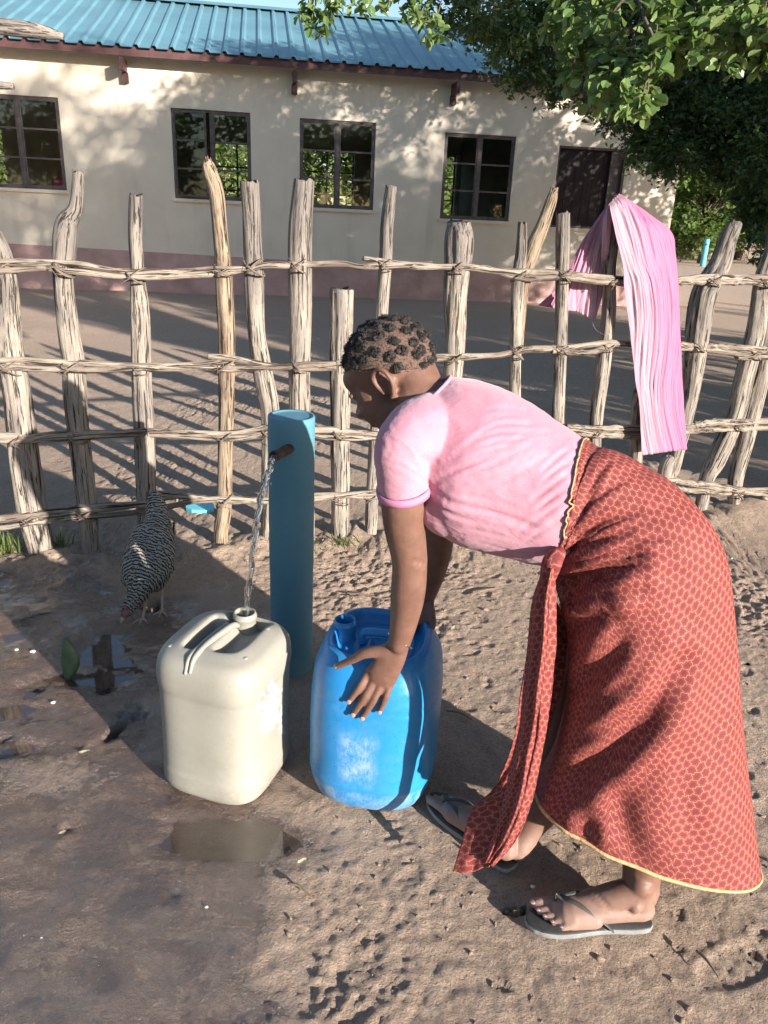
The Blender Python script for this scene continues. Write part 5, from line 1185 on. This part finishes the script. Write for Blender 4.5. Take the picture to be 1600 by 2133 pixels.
to, tv = strip([((1134, 1182), (1143, 1186), (1152, 1184), 1.365, 1.325, 1.345), ((1112, 1250), (1134, 1250), (1160, 1252), 1.385, 1.325, 1.345), ((1102, 1340), (1130, 1340), (1160, 1345), 1.395, 1.325, 1.355), ((1090, 1430), (1120, 1430), (1150, 1440), 1.395, 1.335, 1.365), ((1080, 1520), (1108, 1520), (1137, 1530), 1.395, 1.345, 1.365),
        ((1062, 1600), (1092, 1605), (1122, 1610), 1.395, 1.345, 1.365), ((1050, 1660), (1076, 1675), (1102, 1690), 1.395, 1.345, 1.365), ((1030, 1730), (1050, 1745), (1072, 1755), 1.385, 1.355, 1.365), ((1010, 1790), (1018, 1800), (1028, 1805), 1.375, 1.355, 1.365)], 'hanging_end', 'wrap', 110, 34, skirt, .007, 1.425, 3)
t2, tv2 = strip([((1125, 1200), (1128, 1200), (1132, 1200), 1.395, 1.385, 1.385), ((1106, 1300), (1140, 1300), (1178, 1302), 1.41, 1.43, 1.465), ((1088, 1420), (1130, 1420), (1172, 1422), 1.415, 1.43, 1.465), ((1066, 1550), (1095, 1550), (1128, 1552), 1.425, 1.43, 1.445), ((1030, 1640), (1050, 1640), (1070, 1645), 1.435, 1.425, 1.405),
        ((986, 1682), (1020, 1680), (1058, 1690), 1.445, 1.425, 1.395), ((968, 1735), (1005, 1740), (1046, 1745), 1.425, 1.405, 1.385), ((945, 1815), (985, 1817), (1020, 1805), 1.395, 1.380, 1.365)], 'hanging_end', 'wrap', 110, 34, skirt, .004, 1, 9)
# ---- flip-flops
M['rubber'] = simple('grey_rubber', (.22, .225, .22), .7, .2, 30, .3, .001, 200); M['soletop'] = simple('dark_footbed', (.045, .042, .042), .6, .25, 40, .2, .001, 150); M['strap'] = simple('dark_strap', (.07, .07, .068), .35, .2, 40, 0)
for p, d, s, L, out in (near_foot, far_foot):
    fl = MB(); z = np.array((0, 0, 1.)); prof = [(-.02, .0, 0), (-.012, .018, .6), (.03, .030, 1), (.15, .034, 1), (.35, .033, 1), (.5, .036, 1), (.65, .042, 1), (.8, .044, 1), (.92, .038, 1), (1.0, .027, 1), (1.045, .012, 1), (1.055, 0, 1)]
    a = np.array([q[0] for q in prof]); w = np.array([q[1] for q in prof]); aa = np.concatenate([np.linspace(-.02, .02, 10)[:-1], np.linspace(.02, .95, 30), np.linspace(.95, 1.055, 14)[1:]]); ww = np.interp(aa, a, w); ww[1:-1] = (ww[:-2]+ww[1:-1]*2+ww[2:])/4
    o = np.array([[x, y] for x, y in zip(aa, ww)]+[[x, -y*(1.0)] for x, y in zip(aa[::-1], ww[::-1])][1:-1]); o[:, 1] += .003*np.sin(o[:, 0]*3)
    def ringz(h, k): return np.array([p(.5+(x-.5)*k, y*k, h-SOLE) for x, y in o])
    m_ = len(o); Vr = [ringz(.001, .985), ringz(.004, 1.0), ringz(.0135, 1.0), ringz(.0150, .992)]
    fl.add(np.concatenate(Vr), grid_faces(4, m_)+[tuple(range(m_))[::-1]]); 
    so_ = fl.build('flip_flop', M['rubber'], per, True, False)
    ft = MB(); Vr = [ringz(.0150, .992), ringz(.0172, .985), ringz(.0178, .97)]; ft.add(np.concatenate(Vr), grid_faces(3, m_)+[tuple(2*m_+j for j in range(m_))]); ft.build('footbed', M['soletop'], so_, True, False)
    post = p(.80, .020, 0); 
    bvs = BVHTree.FromPolygons(Vs.tolist(), Fs)
    for sd2 in (1, -1):
        st = MB(); end = p(.36, .036*sd2, .0); pts = []
        for k in range(11):
            t = k/10; q = p(.80+(.36-.80)*t, .020+(.036*sd2-.020)*t, 0)
            if sd2 == -1: q = q+s*(-.010*math.sin(math.pi*t))
            h = bvs.ray_cast(Vector(q+z*.20), Vector((0, 0, -1)), .25); zz = h[0][2]+.0025 if h[0] is not None and 0 < k else SOLE
            q[2] = max(min(zz, SOLE+.058*(1-(k/10)**2.2)), SOLE) if k < 10 else SOLE; pts.append(q)
        pts[0][2] = pts[1][2]+.004
        tube(st, pts, [.0035, .005, .006, .0065, .007, .007, .0068, .0065, .006, .0055, .005], m=12, n=50, caps='round', flat=.42, side=(0*z+s))
        st.build('strap', M['strap'], so_, True, False)
    st = MB(); tube(st, [p(.80, .020, -.001), pts[0]*1.0+0*z], [.003, .0035], m=8, n=5, caps='round'); st.build('toe_post', M['strap'], so_, True, False)

# ================================================================== PINK CLOTH ON THE FENCE
def dye_mat():
    m, t, b = nmat('pink_crinkled_cloth'); at = N(t, 'Attribute'); at.attribute_name = 'grain'; sx = N(t, 'SeparateXYZ'); t.links.new(at.outputs['Vector'], sx.inputs[0])
    v = coord(t, 'grain', (1, 1, 1)); nz = noise(t, v, 3, 3)
    c = ramp(t, math_(t, 'ADD', sx.outputs[0], math_(t, 'MULTIPLY', math_(t, 'SUBTRACT', nz, .5), .25)), [(.0, (.50, .30, .38)), (.3, (.54, .36, .43)), (.5, (.53, .27, .37)), (.66, (.50, .21, .33)), (1, (.48, .18, .31))])
    c = mixc(t, math_(t, 'MULTIPLY', sx.outputs[2], .8), c, (.33, .06, .22))
    t.links.new(c, b.inputs['Base Color']); b.inputs['Roughness'].default_value = .8; b.inputs['Specular IOR Level'].default_value = .2
    bump(t, b, noise(t, coord(t, 'grain', (28, 2.2, 0)), 3, 4, .6), .6, .006)
    tr = N(t, 'BsdfTranslucent'); t.links.new(c, tr.inputs[0]); mx = N(t, 'MixShader'); mx.inputs[0].default_value = .22
    t.links.new(b.outputs[0], mx.inputs[1]); t.links.new(tr.outputs[0], mx.inputs[2]); t.links.new(mx.outputs[0], t.nodes['Material Output'].inputs[0]); return m
M['dye'] = dye_mat()
sc = thing('hanging_cloth', 'crinkled pink cloth draped over the top of a fence post', 'cloth', FP(1300, 560, -.06))
YO = lambda x, o: float(FP(x, 600, o)[1])
def dyeR(t, v):
    T, Vv = np.meshgrid(t, v); st = np.exp(-((T-.62)**2/.012+(Vv-.20)**2/.0035))*(.55+.45*np.sin(T*70)*np.cos(Vv*130)); st = np.maximum(st, 0)
    return np.stack([.12+T*.9, Vv, st], 2).reshape(-1, 3)
strip([((1268, 425), (1290, 403), (1300, 412), YO(1268, -.055), YO(1290, -.03), YO(1300, .03)), ((1272, 440), (1310, 420), (1345, 440), YO(1272, -.09), YO(1310, -.08), YO(1345, -.05)), ((1283, 490), (1335, 470), (1398, 482), YO(1283, -.11), YO(1330, -.12), YO(1398, -.10)),
       ((1298, 560), (1350, 550), (1408, 530), YO(1298, -.11), YO(1350, -.13), YO(1405, -.10)), ((1300, 600), (1360, 600), (1413, 600), YO(1300, -.11), YO(1350, -.13), YO(1410, -.11)), ((1312, 690), (1370, 690), (1417, 690), YO(1312, -.11), YO(1370, -.13), YO(1417, -.11)),
       ((1322, 780), (1375, 780), (1421, 780), YO(1322, -.10), YO(1370, -.12), YO(1421, -.11)), ((1332, 850), (1380, 850), (1425, 850), YO(1332, -.10), YO(1380, -.12), YO(1425, -.11)), ((1337, 948), (1385, 942), (1431, 936), YO(1332, -.10), YO(1380, -.12), YO(1425, -.11))], 'cloth_panel', 'dye', 190, 130, sc, .0020, 10, 21, .0012, dyeR)
def dyeL(t, v):
    T, Vv = np.meshgrid(t, v); return np.stack([.60-.35*T, Vv, 0*T], 2).reshape(-1, 3)
strip([((1282, 408), (1290, 404), (1300, 410), YO(1282, .04), YO(1290, .0), YO(1300, .0)), ((1250, 450), (1265, 440), (1278, 430), YO(1250, .07), YO(1265, .0), YO(1278, -.05)), ((1215, 500), (1243, 500), (1270, 490), YO(1215, .08), YO(1243, .03), YO(1268, -.045)), ((1183, 560), (1222, 565), (1262, 560), YO(1183, .08), YO(1222, .05), YO(1262, .045)),
       ((1160, 600), (1208, 605), (1257, 605), YO(1160, .08), YO(1208, .06), YO(1257, .05)), ((1120, 636), (1200, 648), (1240, 668), YO(1120, .09), YO(1200, .07), YO(1240, .06))], 'cloth_panel', 'dye', 90, 70, sc, .006, 7, 22, .0012, dyeL)
strip([((1266, 428), (1268, 426), (1272, 426), YO(1266, -.05), YO(1268, -.06), YO(1272, -.06)), ((1255, 470), (1264, 465), (1274, 470), YO(1255, -.04), YO(1264, -.07), YO(1274, -.05)), ((1253, 520), (1261, 515), (1268, 520), YO(1255, -.02), YO(1261, -.04), YO(1268, -.03)), ((1251, 560), (1256, 562), (1261, 562), YO(1251, .05), YO(1256, .03), YO(1261, .04))], 'cloth_fold', 'dye', 60, 20, sc, .004, 1.5, 23, .0012, lambda t, v: np.stack([np.full((len(v), len(t)), .2), np.meshgrid(t, v)[1], np.zeros((len(v), len(t)))], 2).reshape(-1, 3))
q = MB(); tube(q, [P(1232, 662, YO(1232, .06)), P(1240, 685, YO(1240, .03)), P(1262, 700, YO(1262, -.02))], [.0008]*3, m=5, n=16); q.build('loose_thread', M['dye'], sc)

# ================================================================== HEN
def hen_mat(name, w, d, s):
    m, t, b = nmat(name); v = coord(t, 'grain'); sx = N(t, 'SeparateXYZ'); t.links.new(v, sx.inputs[0])
    wob = math_(t, 'MULTIPLY', math_(t, 'SUBTRACT', noise(t, coord(t, 'Object'), 30, 3), .5), 1.1)
    st = math_(t, 'SINE', math_(t, 'MULTIPLY', math_(t, 'ADD', sx.outputs[0], math_(t, 'DIVIDE', wob, s)), 6.283*s))
    t.links.new(ramp(t, math_(t, 'ADD', math_(t, 'MULTIPLY', st, .5), .5), [(.40, d), (.62, w)]), b.inputs['Base Color']); b.inputs['Roughness'].default_value = .75; return m
M['bar'] = hen_mat('barred_feather', (.36, .33, .28), (.018, .016, .016), 1.0)
M['henface'] = simple('hen_face', (.26, .11, .09), .6, .2, 60, .4, .001, 300); M['beak'] = simple('beak', (.42, .33, .24), .4, .15, 60, 0); M['henleg'] = simple('hen_leg', (.46, .33, .25), .6, .2, 80, .4, .001, 300)
hen = thing('hen', 'black and white barred hen pecking at the wet ground left of the jerrycan', 'hen', G(300, 1275))
ax_ = [P(264, 1272, 2.52), P(280, 1248, 2.555), P(292, 1222, 2.60), P(300, 1190, 2.68), P(312, 1152, 2.78), P(322, 1118, 2.86), P(326, 1085, 2.92), P(325, 1052, 2.97)]
rd_ = [.021, .030, .046, .070, .079, .066, .042, .026]
hb_ = MB(); tube(hb_, ax_, rd_, m=30, n=60, caps='round', flat=1.05)
ellipsoid(hb_, P(283, 1180, 2.66), [(.045, -.02, 0), (.0, .085, .055), (0, -.02, .05)]); ellipsoid(hb_, P(330, 1180, 2.70), [(.04, .02, 0), (.0, .085, .055), (0, -.02, .05)])
Vh, Fh = remeshed(hb_, .006, 4); Axs = spline(np.array(ax_), 200); La = np.concatenate([[0], np.cumsum(np.linalg.norm(np.diff(Axs, axis=0), axis=1))])
def alen(p): return La[np.argmin(((Axs[None]-p[:, None])**2).sum(2), axis=1)] if len(p) < 4000 else np.concatenate([alen(p[k:k+3000]) for k in range(0, len(p), 3000)])
g = np.zeros_like(Vh); g[:, 0] = alen(Vh)*85
mb = MB(); mb.add(Vh, Fh, g); hbody = mb.build('body', M['bar'], hen)
Nh = vnormals(Vh, Fh); fe = MB(); rf = np.random.default_rng(9); sel = rf.choice(len(Vh), 1500); Tn = np.gradient(Axs, axis=0)
for k in sel:
    p = Vh[k]; n_ = Nh[k]; i = np.argmin(((Axs-p)**2).sum(1)); tdir = Tn[i]/np.linalg.norm(Tn[i]); tdir = tdir-n_*(tdir@n_)
    if np.linalg.norm(tdir) < .2: continue
    tdir /= np.linalg.norm(tdir); s = np.cross(tdir, n_); L = .012+.028*min(1, La[i]/.25); L *= rf.uniform(.8, 1.2); w = L*.36; s = s+tdir*rf.normal(0, .15); lift = rf.uniform(.12, .38)
    vv = [p+n_*.001, p+tdir*L*.4+s*w+n_*(.002+lift*L*.3), p+tdir*L*.8+s*w*.8+n_*(.002+lift*L*.7), p+tdir*L+n_*(.002+lift*L), p+tdir*L*.8-s*w*.8+n_*(.002+lift*L*.7), p+tdir*L*.4-s*w+n_*(.002+lift*L*.3)]
    ph = rf.uniform(0, .4); gg = [(La[i]*85+ph+0, 0, 0), (La[i]*85+ph+L*.4*85, 0, 0), (La[i]*85+ph+L*.8*85, 0, 0), (La[i]*85+ph+L*85, 0, 0), (La[i]*85+ph+L*.8*85, 0, 0), (La[i]*85+ph+L*.4*85, 0, 0)]
    fe.add(vv, [(0, 1, 2, 3), (0, 3, 4, 5)], gg)
fe.build('feathers', M['bar'], hbody, False)
bvh_ = BVHTree.FromPolygons(Vh.tolist(), Fh)
for s_x in (-1, 1):
    wg = MB()
    for k in range(16):
        t = k/15; i = int(70+85*t); c = Axs[i]; td = Tn[i]/np.linalg.norm(Tn[i]); sd3 = np.cross(td, (0, 0, 1.)); sd3 /= np.linalg.norm(sd3); up_ = np.cross(sd3, td); r0 = np.interp(i, [0, 60, 110, 150, 199], [.03, .05, .079, .062, .03])
        b = c+sd3*s_x*r0*1.06+up_*r0*(.25-.35*t); L = .055+.03*t; w = .010; d = td+up_*.05; n2_ = sd3*s_x
        wg.add([b, b+d*L*.4+up_*w+n2_*.003, b+d*L*.85+up_*w*.9+n2_*.002, b+d*L, b+d*L*.85-up_*w*.9+n2_*.002, b+d*L*.4-up_*w+n2_*.003]+n2_*.0012*(k % 4), [(0, 1, 2, 3), (0, 3, 4, 5)], [(L*85*q+k*.3, 0, 0) for q in (0, .4, .85, 1, .85, .4)])
    wg.build('wing', M['bar'], hen, False)
tf = MB()                                              # tail feathers
for k in range(9):
    o = (k-4)/4; b = ax_[-2]+np.array((o*.022, 0, .0)); e_ = ax_[-1]+np.array((o*.034, .03, .008-abs(o)*.012)); d = e_-b; s = np.array((.014, .004*o, 0)); n_ = np.array((0, -.2, .002*k))
    L = np.linalg.norm(d); tf.add([b, b+d*.5+s, b+d*.9+s*.9, b+d*1.03, b+d*.9-s*.9, b+d*.5-s]+np.array([0, -.0015*k, 0]), [(0, 1, 2, 3), (0, 3, 4, 5)], [(0, 0, 0), (L*42, 0, 0), (L*76, 0, 0), (L*88, 0, 0), (L*76, 0, 0), (L*42, 0, 0)])
tf.build('tail', M['bar'], hen, False)
hh2 = MB(); hc = P(262, 1278, 2.50); fwd = P(249, 1303, 2.47)-hc; fwd /= np.linalg.norm(fwd); hs = np.cross(fwd, (0, 0, 1.)); hs /= np.linalg.norm(hs); hu = np.cross(hs, fwd)
ellipsoid(hh2, hc, [fwd*.022, hs*.0145, hu*.016]); hd = hh2.build('head', M['henface'], hen)
q = MB(); tube(q, [hc+fwd*.014, hc+fwd*.030, hc+fwd*.040-hu*.004], [.0085, .0055, .0012], m=10, n=12); q.build('beak', M['beak'], hd)
q = MB()
for k in range(5): tube(q, [hc+fwd*(.012-.008*k)+hu*.012, hc+fwd*(.012-.009*k)+hu*(.022+.003*(2-abs(k-2)))], [.0036, .0018], m=8, n=4, caps='round')
Vc, Fc = remeshed(q, .0015, 2); q = MB(); q.add(Vc, Fc); q.build('comb', M['henface'], hd)
for s in (-1, 1): q = MB(); ellipsoid(q, hc+hs*.0135*s+fwd*.006+hu*.004, [fwd*.0035, hs*.002, hu*.0035], 8, 10); q.build('eye', M['soletop'], hd)
for (tx, ty), (gx_, gy_) in (((335, 1225), (338, 1273)), ((305, 1235), (298, 1288))):
    q = MB(); foot_ = G(gx_, gy_, .006); top = P(tx, ty, foot_[1]+.03); tube(q, [top, (top+foot_)/2+np.array((0, .008, 0)), foot_+(0, 0, .004)], [.010, .0055, .005], m=10, n=12, caps='round')
    for a in (-2.2, -1.57, -.9, 1.5): d = np.array((math.cos(a), math.sin(a), 0)); L = .045 if a < 0 else .02; tube(q, [foot_, foot_+d*L*.6+(0, 0, .003), foot_+d*L-(0, 0, .002)], [.0042, .0034, .0014], m=8, n=8, caps='round')
    q.build('leg', M['henleg'], hen)

# ================================================================== SMALL THINGS ON THE GROUND
M['aqua'] = simple('aqua_plastic', (.16, .62, .72), .45, .1, 20, 0)
g0 = G(416, 1066); sc2 = thing('plastic_scrap', 'bright aqua plastic scrap on the ground behind the fence', 'plastic scrap', g0)
o = [G(x, y) for x, y in ((388, 1058), (396, 1050), (408, 1049), (420, 1052), (424, 1058), (432, 1050), (444, 1048), (447, 1068), (440, 1072), (400, 1071), (388, 1066))]
mb = MB(); n = len(o); mb.add([p+(0, 0, .004) for p in o]+[p+(0, 0, .024) for p in o], [tuple(range(n))[::-1], tuple(range(n, 2*n))]+[(k, (k+1) % n, n+(k+1) % n, n+k) for k in range(n)]); mb.build('plate', M['aqua'], sc2, False)
M['pad'] = simple('green_pad', (.055, .095, .05), .5, .3, 30, .4, .002, 80)
gp = G(140, 1412); pd_ = MB(); ctr = np.linspace(0, 1, 22); wv = np.sin(np.pi*np.clip(ctr*.93+.05, 0, 1))**.75*(1-.25*ctr); H_ = .155
V = []; th = np.linspace(0, 2*math.pi, 24, endpoint=False)
for t, w in zip(ctr, wv): c = gp+np.array((.012*math.sin(t*3), .012*t, H_*t-.01)); V.append(np.stack([c[0]+.036*w*np.cos(th), c[1]+.006*w*np.sin(th)+.008*np.cos(th)**2, np.full(24, c[2])], 1))
pd_.add(np.concatenate(V), grid_faces(22, 24)+[tuple(range(24))[::-1], tuple(21*24+j for j in range(24))])
tag(pd_.build('cactus_pad', M['pad']), 'pointed dark green leaf pad standing upright in the puddle', 'leaf')
def pebble(px, py, r, label, name='pebble', mat='pebble', fl=.5, seed=0, cat='stone', grp='pale bits lying on the wet ground'):
    p = G(px, py); q = MB(); ellipsoid(q, p+(0, 0, r*fl*.5), [(r, 0, 0), (0, r*.75, 0), (0, 0, r*fl)], 8, 12); V = q.v[0]; V += (V-p)*(.22*fbm(V*70+seed, 2, seed))[:, None]
    tag(q.build(name, M[mat]), label, cat, grp)
pebble(68, 1358, .011, 'bright white pebble left of the green pad', seed=1); pebble(34, 1354, .008, 'yellowish pebble at the far left of the puddle', seed=2); pebble(110, 1464, .009, 'long pale stone chip in front of the puddle', seed=3)
pebble(430, 1890, .004, 'tiny white stone on the mud in front of the jerrycan', seed=4); pebble(86, 1955, .005, 'orange tinted pebble low on the mud', seed=5); pebble(1110, 1848, .006, 'small pale stone left of the near foot', seed=6); pebble(1525, 1165, .010, 'pale stone chip behind the skirt', seed=7); pebble(1500, 1692, .006, 'small white stone at the right behind the skirt', seed=8)
def dead_leaf(px, py, L, ang, label, seed):
    p = G(px, py, .008); d = np.array((math.cos(ang), math.sin(ang), .1)); s = np.array((-math.sin(ang), math.cos(ang), 0)); n_ = np.array((0, 0, 1.)); q = MB(); V = []; r = np.random.default_rng(seed)
    for t in np.linspace(0, 1, 9):
        w = L*.30*math.sin(math.pi*min(1, t*.96+.03))**.8
        for k in (-1, -.5, 0, .5, 1): V.append(p+d*L*(t-.5)+s*w*k+n_*(.25*abs(k)**1.5*w+.12*L*(t-.5)**2*4+r.normal(0, .0006)))
    q.add(V, grid_faces(9, 5, False)); o = q.build('dry_leaf', M['deadleaf']); tag(o, label, 'leaf', 'fallen leaves on the sand')
for a in [(945, 1310, .035, 1.2, 'yellow dry leaf right of the blue drum', 1), (178, 1568, .035, .2, 'curled pale leaf on the mud in front of the puddle', 2), (632, 1795, .03, .5, 'small yellowish leaf between drum and foot', 3), (1400, 1165, .03, 2, 'pale leaf on the sand right of the hips', 4), (1520, 1310, .03, 1, 'yellowish leaf at the right edge', 5),
          (130, 1735, .018, .6, 'straw coloured sliver on the mud at left', 6), (560, 1155, .035, 1.6, 'yellow leaf near the pipe below the fence', 8), (1128, 848, .05, 1.4, 'orange leaf behind the fence beside her back', 9), (1390, 1660, .02, .3, 'tiny leaf beside the skirt', 10)]: dead_leaf(*a)
M['twig'] = simple('twig', (.20, .14, .10), .9, .3, 60, .3, .001, 200)
tw = [(720, 1235, 800, 1250), (850, 1290, 905, 1270), (1010, 1750, 1070, 1775), (930, 1480, 985, 1500), (1440, 1300, 1500, 1320), (600, 1840, 650, 1870), (980, 1240, 1040, 1225), (1450, 1980, 1500, 2040), (40, 1290, 120, 1275), (760, 1140, 800, 1120)]
lb = ['near the drum top', 'beside the drum shoulder', 'by the far heel', 'right of the drum', 'right of the skirt', 'on the mud edge', 'beyond the drum', 'in the lower right sand', 'beside the left puddle', 'under the fence']
for k, (a, b, c, d) in enumerate(tw):
    q = MB(); A = G(a, b, .009); B = G(c, d, .009); tube(q, [A, (A+B)/2+(0, .008, .004), B], [.0022, .0028, .0012], m=6, n=14, rough=.2); tag(q.build('twig', M['twig']), 'thin brown twig lying on the sand '+lb[k], 'twig', 'twigs on the ground')
# clods of soil that break up the sand
q = MB(); rc = np.random.default_rng(31); n = 1500
cx = rc.uniform(-.9, 1.9, n); cy = rc.uniform(.8, 3.6, n); r = rc.gamma(2., .0012, n)+.0011; hz, wt = ground_h(cx, cy)
keep = (wt < .35) & (np.hypot(cx, cy-1.786) > .20); ico = MB(); ellipsoid(ico, (0, 0, 0), np.eye(3), 4, 6); iv, if_ = ico.v[0], ico.f
for k in np.where(keep)[0]:
    M3 = rc.normal(0, .25, (3, 3))+np.eye(3); q.add(iv@M3*r[k]*np.array((1.1, 1.1, .5))+np.array((cx[k], cy[k], hz[k]+r[k]*.25)), if_)
co = q.build('soil_clods', M['ground'], None, True, False); tag(co, 'small clods and crumbs of dry soil strewn over the sand', 'soil', kind='stuff')
a = co.data.attributes.new('wet', 'FLOAT', 'POINT')
# grass tufts at the foot of the fence
for k, (px, py, n, h, lab) in enumerate([(20, 1160, 60, .12, 'green grass tuft at the foot of the leftmost fence post'), (120, 1148, 50, .10, 'grass tuft between the two leftmost fence posts'), (705, 1140, 46, .045, 'low green weed under the short middle post'), (665, 1148, 22, .035, 'tiny green weed beside the standpipe')]):
    g_ = G(px, py); q = MB(); rg_ = np.random.default_rng(70+k)
    for j in range(n):
        a = rg_.uniform(0, 6.28); b = g_+np.array((rg_.normal(0, .04), rg_.normal(0, .025), .0)); b[2] = .012; o = np.array((math.cos(a), math.sin(a), 0))*h*rg_.uniform(.2, .8); t_ = b+o+(0, 0, h*rg_.uniform(.4, 1.0)); s = np.array((-math.sin(a), math.cos(a), 0))*.0035; m_ = b*.5+t_*.5+(0, 0, h*.15)
        c = rg_.uniform(0, 1); q.add([b-s, b+s, m_+s*.8, m_-s*.8, t_], [(0, 1, 2, 3), (3, 2, 4)], [(c, 0, 0)]*5)
    tag(q.build('grass_tuft', M['grass'], None, False), lab, 'grass', kind='stuff')
# trees on the far side of the yard behind the viewer (seen only as reflections)
for k in range(9):
    a = R(110+k*20); d = 34+3*math.sin(k*2.1)
    if 125 < math.degrees(a) < 146: d = 60
    plain_tree('yard_edge_tree', 'tree on the far edge of the yard behind the viewer', (math.sin(a)*d, math.cos(a)*d, 0), 9.0, 5.6, 24, 260, .6, 'leaf', 90+k, .2, 'trees behind the viewer', zlo=0, cr=(.4, .6))
